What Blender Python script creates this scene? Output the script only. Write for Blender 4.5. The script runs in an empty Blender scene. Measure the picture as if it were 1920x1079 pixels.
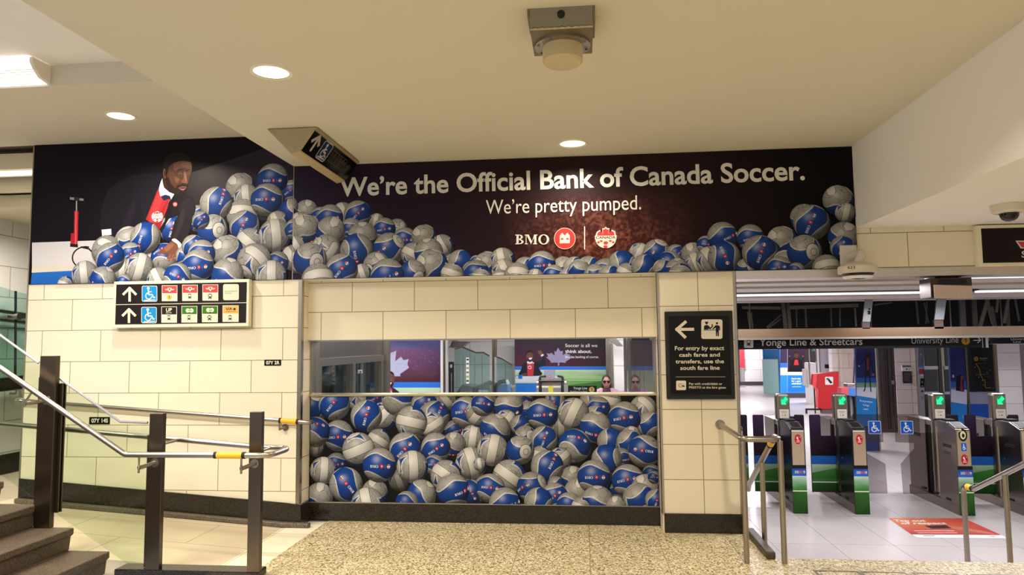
import bpy, math, random
from mathutils import Vector, Matrix, Euler, Quaternion
SC = bpy.context.scene
COL = SC.collection
PI = math.pi
rnd = random.Random(7)

# ------------------------------------------------------------------ camera
FPX, YAW, PIT, ROL, EYE = 1331.9, .0996461, .0792815, -.00996114, 1.75
cy_, sy_, cp_, sp_ = math.cos(YAW), math.sin(YAW), math.cos(PIT), math.sin(PIT)
FWD = Vector((-sy_*cp_, cy_*cp_, sp_))
r0 = Vector((cy_, sy_, 0)); u0 = r0.cross(FWD)
RIGHT = r0*math.cos(ROL) + u0*math.sin(ROL)
UP = u0*math.cos(ROL) - r0*math.sin(ROL)
cam = bpy.data.cameras.new('camera'); camo = bpy.data.objects.new('camera', cam); COL.objects.link(camo)
cam.sensor_fit = 'HORIZONTAL'; cam.sensor_width = 36.0; cam.lens = FPX*36.0/1920.0
cam.clip_start = .05; cam.clip_end = 200
mw = Matrix((RIGHT, UP, -FWD)).transposed().to_4x4(); mw.translation = (0, 0, EYE)
camo.matrix_world = mw
SC.camera = camo

# ------------------------------------------------------------------ world and exposure
wd = bpy.data.worlds.new('world'); SC.world = wd; wd.use_nodes = True
wb = wd.node_tree.nodes['Background']
wb.inputs[0].default_value = (.95, .965, 1.0, 1); wb.inputs[1].default_value = .66
SC.view_settings.view_transform = 'Standard'
SC.view_settings.look = 'None'
SC.view_settings.exposure = 0.0
SC.view_settings.gamma = 1.0
SC.view_settings.use_curve_mapping = False

WARM = (1.0, .87, .69)
FLUO = (1.0, .93, .86)
COOL = (.97, .94, 1.0)
DOWN_W, NEAR_W, HALL_W = 42, 62, 150      # lamp powers: visible downlights, added lamps out of view, hall battens

def area(name, loc, sx, sy, power, col, rot=(0, 0, 0), spread=PI, parent=None, shape='RECTANGLE'):
    l = bpy.data.lights.new(name, 'AREA'); l.shape = shape; l.size = sx
    if shape == 'RECTANGLE': l.size_y = sy
    l.energy = power; l.color = col; l.spread = spread
    o = bpy.data.objects.new(name, l); COL.objects.link(o); o.location = loc; o.rotation_euler = rot
    if parent: o.parent = parent
    return o

# the big lamps of the hall (their battens are built further down)
HALL_LAMPS = [(-4.7, 8.3), (3.5, 7.5), (5.6, 10.4), (1.9, 10.4), (3.5, 16.5), (7.5, 18.0), (-1.2, 8.9), (-.6, 12.3), (.9, 11.2), (-3.2, 9.6), (-1.5, 17.5), (4.5, 24.0), (8.5, 26.0), (12.0, 20.0), (6.5, 33.0)]  # those behind the window and in the booth added to brighten them
for hx, hy in HALL_LAMPS:
    area('hall_lamp_light', (hx, hy, 2.28), 1.6, .25, HALL_W*(.5 if hy < 9 else .3 if (hx < 2 and 10 < hy < 15) else .62 if hy < 12 else 1.2), COOL)

# ------------------------------------------------------------------ pixel -> point on a real plane
def ray(x, y):
    return FWD + RIGHT*((x-960)/FPX) - UP*((y-539.5)/FPX)
def onY(x, y, Y):
    d = ray(x, y); return Vector((0, 0, EYE)) + d*(Y/d.y)
def onZ(x, y, Z):
    d = ray(x, y); return Vector((0, 0, EYE)) + d*((Z-EYE)/d.z)
def onX(x, y, X):
    d = ray(x, y); return Vector((0, 0, EYE)) + d*(X/d.x)
D = 6.826          # main wall
DW = 7.07          # window and football panel, set back
DL = 7.00          # lintel over the window
ZH = -.36          # floor of the gate hall, two steps down
ZC, ZL, ZU = 3.565, 3.893, 4.07

# ------------------------------------------------------------------ materials
def lin(c):
    return c/12.92 if c <= .04045 else ((c+.055)/1.055)**2.4
def H(s, a=1.0):
    s = s.lstrip('#'); return tuple(lin(int(s[i:i+2], 16)/255) for i in (0, 2, 4)) + (a,)
class S:
    """one shader socket with arithmetic"""
    def __init__(s, nt, sock): s.nt, s.k = nt, sock
    def m(s, op, *a):
        n = s.nt.nodes.new('ShaderNodeMath'); n.operation = op
        for i, v in enumerate((s,)+a):
            if isinstance(v, S): s.nt.links.new(v.k, n.inputs[i])
            else: n.inputs[i].default_value = v
        return S(s.nt, n.outputs[0])
    def __add__(s, o): return s.m('ADD', o)
    def __sub__(s, o): return s.m('SUBTRACT', o)
    def __mul__(s, o): return s.m('MULTIPLY', o)
    def __truediv__(s, o): return s.m('DIVIDE', o)
    def __gt__(s, o): return s.m('GREATER_THAN', o)
    def __lt__(s, o): return s.m('LESS_THAN', o)
    def abs(s): return s.m('ABSOLUTE')
    def max(s, o): return s.m('MAXIMUM', o)
    def min(s, o): return s.m('MINIMUM', o)
class NT:
    def __init__(s, name):
        s.mat = bpy.data.materials.new(name); s.mat.use_nodes = True
        s.nt = s.mat.node_tree; s.b = s.nt.nodes['Principled BSDF']
    def n(s, t, **kw):
        n = s.nt.nodes.new(t)
        for k, v in kw.items(): setattr(n, k, v)
        return n
    def s(s, sock): return S(s.nt, sock)
    def link(s, a, b): s.nt.links.new(a.k if isinstance(a, S) else a, b)
    def set(s, k, v):
        if isinstance(v, S): s.link(v, s.b.inputs[k])
        else: s.b.inputs[k].default_value = v
    def coord(s, which='Object'):
        return s.n('ShaderNodeTexCoord').outputs[which]
    def xyz(s, sock):
        n = s.n('ShaderNodeSeparateXYZ'); s.link(sock, n.inputs[0]); return [s.s(o) for o in n.outputs]
    def noise(s, vec, scale, detail=3, out='Fac'):
        n = s.n('ShaderNodeTexNoise'); s.link(vec, n.inputs['Vector']); n.inputs['Scale'].default_value = scale
        n.inputs['Detail'].default_value = detail; return s.s(n.outputs[out])
    def mix(s, f, a, b):
        n = s.n('ShaderNodeMix', data_type='RGBA'); 
        for i, v in ((0, f), (6, a), (7, b)):
            if isinstance(v, S): s.link(v, n.inputs[i])
            else: n.inputs[i].default_value = v
        return s.s(n.outputs[2])
    def ramp(s, f, lo, hi):
        n = s.n('ShaderNodeMapRange'); s.link(f, n.inputs[0]); n.inputs[1].default_value = lo; n.inputs[2].default_value = hi
        return s.s(n.outputs[0])
    def bump(s, h, strength, dist=.01):
        n = s.n('ShaderNodeBump'); s.link(h, n.inputs['Height']); n.inputs['Strength'].default_value = strength
        n.inputs['Distance'].default_value = dist; s.link(n.outputs[0], s.b.inputs['Normal'])
MATS = {}
def plain(name, col, rough=.5, metal=0., noise=.0, nscale=30, spec=None):
    if name in MATS: return MATS[name]
    t = NT(name); c = H(col) if isinstance(col, str) else col
    if noise:
        f = t.noise(t.coord(), nscale)
        d = tuple(x*(1-noise) for x in c[:3])+(1,); l = tuple(min(1, x*(1+noise)) for x in c[:3])+(1,)
        t.set('Base Color', t.mix(f, d, l))
    else: t.set('Base Color', c)
    t.set('Roughness', rough); t.set('Metallic', metal)
    if spec is not None: t.set('Specular IOR Level', spec)
    MATS[name] = t.mat; return t.mat
def emit(name, col, strength):
    if name in MATS: return MATS[name]
    t = NT(name); c = H(col); t.set('Base Color', c); t.set('Emission Color', c); t.set('Emission Strength', strength)
    MATS[name] = t.mat; return t.mat
def brushed(name, col, rough=.3, axis=0):
    if name in MATS: return MATS[name]
    t = NT(name); c = H(col)
    mp = t.n('ShaderNodeMapping'); t.link(t.coord(), mp.inputs[0])
    sc = [14, 14, 14]; sc[axis] = .35
    mp.inputs['Scale'].default_value = [k*20 for k in sc] if axis >= 0 else (60, 60, 60)
    f = t.noise(mp.outputs[0], 1.0, 4)
    t.set('Base Color', t.mix(f, tuple(x*.93 for x in c[:3])+(1,), tuple(min(1, x*1.06) for x in c[:3])+(1,)))
    t.set('Metallic', 1.0); t.set('Roughness', f*.1+(rough-.05))
    MATS[name] = t.mat; return t.mat
def tiles(name, col, seam, w, h, u0, v0, axes=(0, 2), off=.5, gap=.0035, rough=.35, vary=.05, cloud=.04, cscale=3.):
    """rectangular tiles; axes = object axes that run along and across the courses"""
    t = NT(name); p = t.xyz(t.coord()); u = p[axes[0]]; v = p[axes[1]]
    row = ((v-v0)/h).m('FLOOR')
    uu = (u-u0)/w + (row*off).m('FRACT')
    colm = uu.m('FLOOR')
    fu = (uu.m('FRACT')-.5).abs()*-1.+.5
    fv = (((v-v0)/h).m('FRACT')-.5).abs()*-1.+.5
    edge = (fu*w).min(fv*h)
    sm = edge < gap
    wn = t.n('ShaderNodeTexWhiteNoise', noise_dimensions='2D'); cb = t.n('ShaderNodeCombineXYZ')
    t.link(colm, cb.inputs[0]); t.link(row, cb.inputs[1]); t.link(cb.outputs[0], wn.inputs['Vector'])
    c = H(col); lo = tuple(x*(1-vary) for x in c[:3])+(1,); hi = tuple(min(1, x*(1+vary)) for x in c[:3])+(1,)
    base = t.mix(t.s(wn.outputs['Value']), lo, hi)
    f = t.ramp(t.noise(t.coord(), cscale, 5), .3, .7)
    base = t.mix(f*cloud*4., base, tuple(x*.72 for x in c[:3])+(1,))
    t.set('Base Color', t.mix(sm, base, H(seam)))
    t.set('Roughness', sm*.4+rough)
    t.bump(sm*-1., .35, .003)
    MATS[name] = t.mat; return t.mat
def speckle(name, cols, scale, rough=.35, gridw=None, seam=None):
    """terrazzo or granite: cols = (ground, light chip, dark chip)"""
    t = NT(name); v = t.n('ShaderNodeTexVoronoi'); t.link(t.coord(), v.inputs['Vector']); v.inputs['Scale'].default_value = scale
    sep = t.n('ShaderNodeSeparateColor'); t.link(v.outputs['Color'], sep.inputs[0])
    a, b = t.s(sep.outputs[0]), t.s(sep.outputs[1])
    c = t.mix(a > .62, H(cols[0]), H(cols[1])); c = t.mix(b > .72, c, H(cols[2]))
    big = t.ramp(t.noise(t.coord(), 1.3, 4), .3, .75)
    k = H(cols[0]); c = t.mix(big*.22, c, tuple(x*.6 for x in k[:3])+(1,))
    if gridw:
        p = t.xyz(t.coord())
        fu = (((p[0]-.02)/gridw[0]).m('FRACT')-.5).abs()*-1.+.5; fv = (((p[1]-.1)/gridw[1]).m('FRACT')-.5).abs()*-1.+.5
        c = t.mix((fu*gridw[0]).min(fv*gridw[1]) < .003, c, H(seam))
    t.set('Base Color', c); t.set('Roughness', rough)
    MATS[name] = t.mat; return t.mat
def glass(name, tint, clear=.85, rough=.02):
    """thin architectural glass: tinted see-through sheet with a mirror coat"""
    t = NT(name); nt = t.nt
    tr = t.n('ShaderNodeBsdfTransparent'); tr.inputs[0].default_value = H(tint)
    gl = t.n('ShaderNodeBsdfGlossy'); gl.inputs['Roughness'].default_value = rough
    mx = t.n('ShaderNodeMixShader'); fr = t.n('ShaderNodeLayerWeight'); fr.inputs[0].default_value = .5
    f = t.s(fr.outputs['Facing']).m('POWER', 5.)*.28 + (1-clear)
    t.link(f, mx.inputs[0]); t.link(tr.outputs[0], mx.inputs[1]); t.link(gl.outputs[0], mx.inputs[2])
    t.link(mx.outputs[0], nt.nodes['Material Output'].inputs[0])
    MATS[name] = t.mat; return t.mat

# ------------------------------------------------------------------ mesh builder
class MB:
    def __init__(s): s.v, s.f = [], []
    def add(s, vs, fs):
        k = len(s.v); s.v += [tuple(p) for p in vs]; s.f += [tuple(i+k for i in f) for f in fs]; return s
    def box(s, x0, x1, y0, y1, z0, z1):
        x0, x1 = sorted((x0, x1)); y0, y1 = sorted((y0, y1)); z0, z1 = sorted((z0, z1))
        return s.add([(x0,y0,z0),(x1,y0,z0),(x1,y1,z0),(x0,y1,z0),(x0,y0,z1),(x1,y0,z1),(x1,y1,z1),(x0,y1,z1)],
                     [(0,3,2,1),(4,5,6,7),(0,1,5,4),(1,2,6,5),(2,3,7,6),(3,0,4,7)])
    def bar(s, a, b, w, h, up=(0, 0, 1)):
        a, b = Vector(a), Vector(b); d = (b-a).normalized(); u = Vector(up); sd = d.cross(u).normalized(); u = sd.cross(d)
        vs = []
        for p in (a, b):
            for i, j in ((-1,-1),(1,-1),(1,1),(-1,1)): vs.append(p + sd*(w/2*i) + u*(h/2*j))
        return s.add(vs, [(3,2,1,0),(4,5,6,7),(0,1,5,4),(1,2,6,5),(2,3,7,6),(3,0,4,7)])
    def prism(s, pts, off):
        """planar 3-D outline pushed by the vector off"""
        n = len(pts); off = Vector(off); a = [Vector(p) for p in pts]; b = [p+off for p in a]
        nrm = Vector((0,0,0))
        for i in range(n): nrm += a[i].cross(a[(i+1) % n])
        fs = [tuple(range(n)), tuple(range(2*n-1, n-1, -1))] + [(i, i+n, (i+1) % n+n, (i+1) % n) for i in range(n)]
        if nrm.dot(off) > 0: fs = [tuple(reversed(f)) for f in fs]
        return s.add(a+b, fs)
    def tube(s, path, r, n=14, caps=True, closed=False):
        P = [Vector(p) for p in path]; m = len(P); rings = []
        t0 = (P[1]-P[0]).normalized(); ref = Vector((0,0,1)) if abs(t0.z) < .9 else Vector((1,0,0))
        nrm = (ref - t0*ref.dot(t0)).normalized()
        for i in range(m):
            if closed: t = (P[(i+1) % m]-P[i-1]).normalized()
            else: t = ((P[min(i+1, m-1)]-P[i]).normalized() + (P[i]-P[max(i-1, 0)]).normalized()).normalized()
            nrm = (nrm - t*nrm.dot(t)).normalized(); bn = t.cross(nrm)
            rr = r[i] if isinstance(r, (list, tuple)) else r
            rings.append([P[i] + nrm*(rr*math.cos(2*PI*k/n)) + bn*(rr*math.sin(2*PI*k/n)) for k in range(n)])
        vs = [p for q in rings for p in q]; fs = []
        for i in range(m if closed else m-1):
            j = (i+1) % m
            for k in range(n): fs.append((i*n+k, i*n+(k+1) % n, j*n+(k+1) % n, j*n+k))
        if caps and not closed: fs += [tuple(range(n-1, -1, -1)), tuple((m-1)*n+k for k in range(n))]
        return s.add(vs, fs)
    def cyl(s, a, b, r, n=20, r2=None): return s.tube([a, b], [r, r if r2 is None else r2], n)
    def lathe(s, prof, c, ax=(0,0,1), n=28, caps=True):
        """prof = [(radius, height along axis)]"""
        ax = Vector(ax).normalized(); ref = Vector((1,0,0)) if abs(ax.x) < .9 else Vector((0,1,0))
        e1 = (ref-ax*ref.dot(ax)).normalized(); e2 = ax.cross(e1); c = Vector(c); vs = []; fs = []
        for r, h in prof:
            for k in range(n): vs.append(c + ax*h + e1*(r*math.cos(2*PI*k/n)) + e2*(r*math.sin(2*PI*k/n)))
        for i in range(len(prof)-1):
            for k in range(n): fs.append((i*n+k, i*n+(k+1) % n, (i+1)*n+(k+1) % n, (i+1)*n+k))
        if caps: fs += [tuple(range(n-1, -1, -1)), tuple((len(prof)-1)*n+k for k in range(n))]
        return s.add(vs, fs)
    def ball(s, c, rx, ry, rz, n=20, m=12):
        c = Vector(c); vs = []; fs = []
        for i in range(m+1):
            t = PI*i/m
            for k in range(n): vs.append(c+Vector((rx*math.sin(t)*math.cos(2*PI*k/n), ry*math.sin(t)*math.sin(2*PI*k/n), rz*math.cos(t))))
        for i in range(m):
            for k in range(n): fs.append((i*n+k, (i+1)*n+k, (i+1)*n+(k+1) % n, i*n+(k+1) % n))
        return s.add(vs, fs)
    def build(s, name, m, parent=None, bevel=0, smooth=False, sub=0):
        me = bpy.data.meshes.new(name); me.from_pydata(s.v, [], s.f); me.update()
        if m: me.materials.append(m)
        if smooth:
            me.polygons.foreach_set('use_smooth', [True]*len(me.polygons))
            if hasattr(me, 'set_sharp_from_angle'): me.set_sharp_from_angle(angle=math.radians(38))
        o = bpy.data.objects.new(name, me); COL.objects.link(o)
        if bevel:
            b = o.modifiers.new('bevel', 'BEVEL'); b.width = bevel; b.segments = 2; b.limit_method = 'ANGLE'; b.angle_limit = .6
        if sub:
            b = o.modifiers.new('sub', 'SUBSURF'); b.levels = b.render_levels = sub
        if parent: o.parent = parent; o.matrix_parent_inverse = PINV.get(parent.name) or Matrix()
        return o
PINV = {}
def thing(name, label, cat, loc=(0, 0, 0), group=None, rotz=0):
    """Empty at the thing's base; its parts are given in world coordinates"""
    o = bpy.data.objects.new(name, None); COL.objects.link(o); o.location = loc; o.rotation_euler = (0, 0, rotz)
    o.empty_display_size = .1
    PINV[o.name] = Matrix.LocRotScale(Vector(loc), Euler((0, 0, rotz)), None).inverted()
    o['label'] = label; o['category'] = cat
    if group: o['group'] = group
    return o
def tag(o, label, cat, group=None, kind=None):
    if label: o['label'] = label
    if cat: o['category'] = cat
    if group: o['group'] = group
    if kind: o['kind'] = kind
    return o
def lab(o, label): o['label'] = label; return o
def struct(name, mb, m, bevel=0, label=None):
    o = mb.build(name, m, None, bevel); o['kind'] = 'structure'
    if label: o['label'] = label
    return o
def copy_tree(o, loc=None, label=None, parent=None):
    c = o.copy(); COL.objects.link(c)
    if parent: c.parent = parent
    if loc is not None: c.location = loc
    if label: c['label'] = label
    for ch in list(o.children): copy_tree(ch, None, None, c)
    return c
def bend(pts, r=.06, n=6):
    """round the corners of a polyline"""
    P = [Vector(p) for p in pts]; out = [P[0]]
    for i in range(1, len(P)-1):
        a, b = (P[i-1]-P[i]), (P[i+1]-P[i]); la, lb = a.length, b.length; a.normalize(); b.normalize()
        ang = a.angle(b); t = min(r/math.tan(ang/2), la*.45, lb*.45)
        p0, p1 = P[i]+a*t, P[i]+b*t
        for k in range(n+1):
            s = k/n; out.append(p0*(1-s)**2 + P[i]*2*s*(1-s) + p1*s*s)
    return out + [P[-1]]

# ------------------------------------------------------------------ printed artwork (flat ink on flat boards)
GAIN = .84
def ink_material():
    t = NT('printed ink'); a = t.n('ShaderNodeAttribute', attribute_name='ink')
    t.link(a.outputs['Color'], t.b.inputs['Base Color']); t.set('Roughness', .42); t.set('Specular IOR Level', .22); return t.mat
INK = ink_material()
TXT = {}
def text_mesh(body, bold):
    k = (body, bold)
    if k not in TXT:
        c = bpy.data.curves.new('lettering', 'FONT'); c.body = body; c.size = 1; c.offset = bold; c.resolution_u = 4
        o = bpy.data.objects.new('lettering', c); COL.objects.link(o)
        dg = bpy.context.evaluated_depsgraph_get(); me = bpy.data.meshes.new_from_object(o.evaluated_get(dg))
        vs = [(v.co.x, v.co.y) for v in me.vertices]; fs = [tuple(p.vertices) for p in me.polygons]
        bpy.data.objects.remove(o); bpy.data.curves.remove(c); bpy.data.meshes.remove(me)
        x0 = min(v[0] for v in vs); x1 = max(v[0] for v in vs)
        TXT[k] = ([(x-x0, y) for x, y in vs], fs, x1-x0)
    return TXT[k]
def capheight(bold):
    vs, _, _ = text_mesh('H', bold); return max(v[1] for v in vs)
def spline(pts, n=5):
    out = []; m = len(pts)
    for i in range(m):
        p0, p1, p2, p3 = (Vector(pts[(i+k-1) % m]) for k in range(4))
        for k in range(n):
            t = k/n
            out.append(tuple(.5*((2*p1)+(p2-p0)*t+(2*p0-5*p1+4*p2-p3)*t*t+(3*p1-p0-3*p2+p3)*t**3)))
    return out
def clip(poly, x0, x1, y0, y1):
    for ax, lim, sg in ((0, x0, 1), (0, x1, -1), (1, y0, 1), (1, y1, -1)):
        out = []
        for i in range(len(poly)):
            a, b = poly[i-1], poly[i]; ia, ib = (a[ax]-lim)*sg >= 0, (b[ax]-lim)*sg >= 0
            if ia != ib:
                t = (lim-a[ax])/(b[ax]-a[ax]); out.append(tuple(a[j]+(b[j]-a[j])*t for j in range(2)))
            if ib: out.append(b)
        poly = out
        if len(poly) < 3: return []
    return poly
class Print:
    """ink polygons in the plane of one board. w: artwork point -> (u,v) on the board; place: (u,v) -> point; n: towards the viewer"""
    EPS = 2.6e-5
    def __init__(s, w, place, n, lift=.0006, bounds=None):
        s.w, s.place, s.n, s.h, s.bounds = w, place, Vector(n), lift, bounds
        s.v, s.f, s.c = [], [], []
        s.bv, s.bf, s.buv, s.brot = [], [], [], []
    def raw(s, vs, fs, col, up=True):
        s.h += s.EPS if up else s.EPS*.2
        k = len(s.v); s.v += [s.place(*p)+s.n*s.h for p in vs]
        c = H(col) if isinstance(col, str) else col
        for f in fs:
            s.f.append(tuple(i+k for i in f)); s.c += [[x*GAIN for x in c[:3]]+[1]]*len(f)
    def poly(s, pts, col, smooth=0, up=True):
        P = [tuple(s.w(p))[:2] for p in pts]
        if smooth: P = spline(P, smooth)
        if s.bounds:
            P = clip(P, *s.bounds)
            if not P: return
        s.raw(P, [tuple(range(len(P)))], col, up)
    def grad(s, pts, cols):
        """one polygon with a colour for each corner"""
        s.h += s.EPS; P = [tuple(s.w(p))[:2] for p in pts]; k = len(s.v)
        if s.bounds: P = [(min(max(p[0], s.bounds[0]), s.bounds[1]), min(max(p[1], s.bounds[2]), s.bounds[3])) for p in P]
        s.v += [s.place(*p)+s.n*s.h for p in P]; s.f.append(tuple(range(k, k+len(P))))
        s.c += [[x*GAIN for x in H(c)[:3]]+[1] for c in cols]
    def rect(s, x0, y0, x1, y1, col): s.poly([(x0,y0),(x1,y0),(x1,y1),(x0,y1)], col)
    def rrect(s, x0, y0, x1, y1, r, col):
        x0, x1 = sorted((x0, x1)); y0, y1 = sorted((y0, y1)); P = []
        for cx, cy, a in ((x1-r, y1-r, 0), (x0+r, y1-r, 90), (x0+r, y0+r, 180), (x1-r, y0+r, 270)):
            for k in range(5):
                t = math.radians(a+k*22.5); P.append((cx+r*math.cos(t), cy+r*math.sin(t)))
        s.poly(P, col)
    def disc(s, x, y, r, col, ry=None, n=24):
        ry = r if ry is None else ry
        s.poly([(x+r*math.cos(2*PI*k/n), y+ry*math.sin(2*PI*k/n)) for k in range(n)], col)
    def line(s, pts, wd, col):
        for i in range(len(pts)-1):
            a, b = Vector(pts[i]), Vector(pts[i+1]); d = (b-a)
            if d.length == 0: continue
            d.normalize(); q = Vector((-d.y, d.x))*wd/2; e = d*wd*.25
            s.poly([a-e+q, b+e+q, b+e-q, a-e-q], col, up=(i == 0))
    def text(s, body, p0, p1, top, col, bold=.0):
        vs, fs, wd = text_mesh(body, bold); ch = capheight(bold)
        A, B, T = (Vector(tuple(s.w(p))[:2]) for p in (p0, p1, top)); ux = (B-A)/wd; uy = (T-A)/ch
        s.raw([tuple(A+ux*x+uy*y) for x, y in vs], fs, col)
    def one(s, x, y, h, col):
        """numeral 1, foot at (x, y) with y down"""
        s.rect(x-h*.09, y-h, x+h*.09, y, col); s.line([(x, y-h*.95), (x-h*.24, y-h*.72)], h*.16, col)
    def football(s, cx, cy, r, rot, dim=1., logos=True):
        """a football of the printed picture: a disc that carries its own little map"""
        W = Vector(tuple(s.w((cx, cy)))[:2]); E = Vector(tuple(s.w((cx+r, cy)))[:2]); R = (E-W).length
        if s.bounds and not (s.bounds[0]-R < W.x < s.bounds[1]+R and s.bounds[2]-R < W.y < s.bounds[3]+R): return
        circ = [(W.x+R*math.cos(2*PI*k/30), W.y+R*math.sin(2*PI*k/30)) for k in range(30)]
        if s.bounds: circ = clip(circ, *s.bounds)
        if not circ: return
        s.h += s.EPS; k = len(s.bv)
        s.bv += [s.place(*p)+s.n*s.h for p in circ]; s.bf.append(tuple(range(k, k+len(circ))))
        s.buv += [((p[0]-W.x)/R, (p[1]-W.y)/R, dim) for p in circ]; s.brot += [tuple(rot)]*len(circ)
        if not logos: return
        M = rot.to_matrix().transposed(); s.h += s.EPS
        def proj(a, b):
            n = M @ Vector((math.sin(a)*math.cos(b), math.sin(b), math.cos(a)*math.cos(b)))
            return (W.x+R*n.x, W.y+R*n.y) if n.z > .12 else None
        def put(pts, col, up=True):
            P = [proj(*p) for p in pts]
            if None in P: return
            if s.bounds and any(not (s.bounds[0] < p[0] < s.bounds[1] and s.bounds[2] < p[1] < s.bounds[3]) for p in P): return
            c = H(col); g = dim*(.95)
            s.raw(P, [tuple(range(len(P)))], tuple(x*g for x in c[:3])+(1,), up)
        for pl in bmo_glyphs(): put([(-.66+x*.5, -.085+y*.5) for x, y in pl], '#e6e8ee', False)
        put([(.06+.115*math.cos(2*PI*q/14), .115*math.sin(2*PI*q/14)) for q in range(14)], '#c8242c')
        put([(.028,-.05),(.05,-.05),(.05,.06),(.028,.06)], '#f0e8e8'); put([(.07,-.05),(.092,-.05),(.092,.06),(.07,.06)], '#f0e8e8')
        put([(.27,-.1),(.28,-.1),(.28,.1),(.27,.1)], '#9db4dc')
        put([(.5+.12*math.cos(2*PI*q/12), -.015+.12*math.sin(2*PI*q/12)) for q in range(12)], '#e8e0e0')
        put([(.5+x*.12, .02+y*.12) for x, y in ((-.7,-.1),(-.9,.3),(-.45,.5),(-.3,.25),(0,.95),(.3,.25),(.45,.5),(.9,.3),(.7,-.1))], '#c0303a')
        put([(.5+x*.12, -.05+y*.12) for x, y in ((-.4,-.5),(-.5,-.15),(.5,-.15),(.4,-.5))], '#3a3040')
    def done(s, name, parent=None, label=None, balls='printed_footballs'):
        out = []
        if s.v: out.append(mesh_attr(name, s.v, s.f, INK, {'ink': ('FLOAT_COLOR', s.c)}, parent))
        if s.bv: out.append(mesh_attr(balls, s.bv, s.bf, FOOT, {'buv': ('FLOAT_VECTOR', s.buv), 'rot': ('FLOAT_VECTOR', s.brot)}, parent))
        if label and out: out[0]['label'] = label
        return out
def mesh_attr(name, v, f, m, attrs, parent):
    me = bpy.data.meshes.new(name); me.from_pydata([tuple(p) for p in v], [], f); me.update(); me.materials.append(m)
    for k, (tp, data) in attrs.items():
        a = me.attributes.new(k, tp, 'CORNER')
        a.data.foreach_set('color' if 'COLOR' in tp else 'vector', [x for q in data for x in q])
    o = bpy.data.objects.new(name, me); COL.objects.link(o)
    if parent: o.parent = parent; o.matrix_parent_inverse = PINV.get(parent.name) or Matrix()
    return o
def arc(cx, cy, rx, ry, wx, wy, a0, a1, n=8):
    """quads of a thick arc (outer radii rx,ry; stroke wx at the sides, wy at top and bottom)"""
    out = []
    for k in range(n):
        t0, t1 = (math.radians(a0+(a1-a0)*(k+j)/n) for j in (0, 1))
        out.append([(cx+rx*math.cos(t0), cy+ry*math.sin(t0)), (cx+rx*math.cos(t1), cy+ry*math.sin(t1)),
                    (cx+(rx-wx)*math.cos(t1), cy+(ry-wy)*math.sin(t1)), (cx+(rx-wx)*math.cos(t0), cy+(ry-wy)*math.sin(t0))])
    return out
BMO = []
def bmo_glyphs():
    """bold serif letters, cap height .3, from x=0 to about 1.1"""
    if BMO: return BMO
    h = .3; q = BMO
    q += [[(.035,0),(.105,0),(.105,h),(.035,h)], [(0,0),(.13,0),(.13,.025),(0,.025)], [(0,h-.025),(.13,h-.025),(.13,h),(0,h)]]
    q += arc(.12, h*.75, .11, h*.25, .06, .028, -90, 90) + arc(.12, h*.26, .135, h*.26, .065, .028, -90, 90)
    x = .29
    q += [[(x+.03,0),(x+.055,0),(x+.055,h),(x+.03,h)], [(x,0),(x+.09,0),(x+.09,.025),(x,.025)], [(x,h-.025),(x+.11,h-.025),(x+.11,h),(x,h)],
          [(x+.05,h),(x+.12,h),(x+.225,.08),(x+.19,0)], [(x+.19,0),(x+.225,.08),(x+.32,h),(x+.29,h)],
          [(x+.285,0),(x+.355,0),(x+.355,h),(x+.285,h)], [(x+.25,0),(x+.385,0),(x+.385,.025),(x+.25,.025)], [(x+.28,h-.025),(x+.39,h-.025),(x+.39,h),(x+.28,h)]]
    q += arc(.87, h/2, .165, h/2+.008, .068, .026, 0, 360, 20)
    return q

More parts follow.
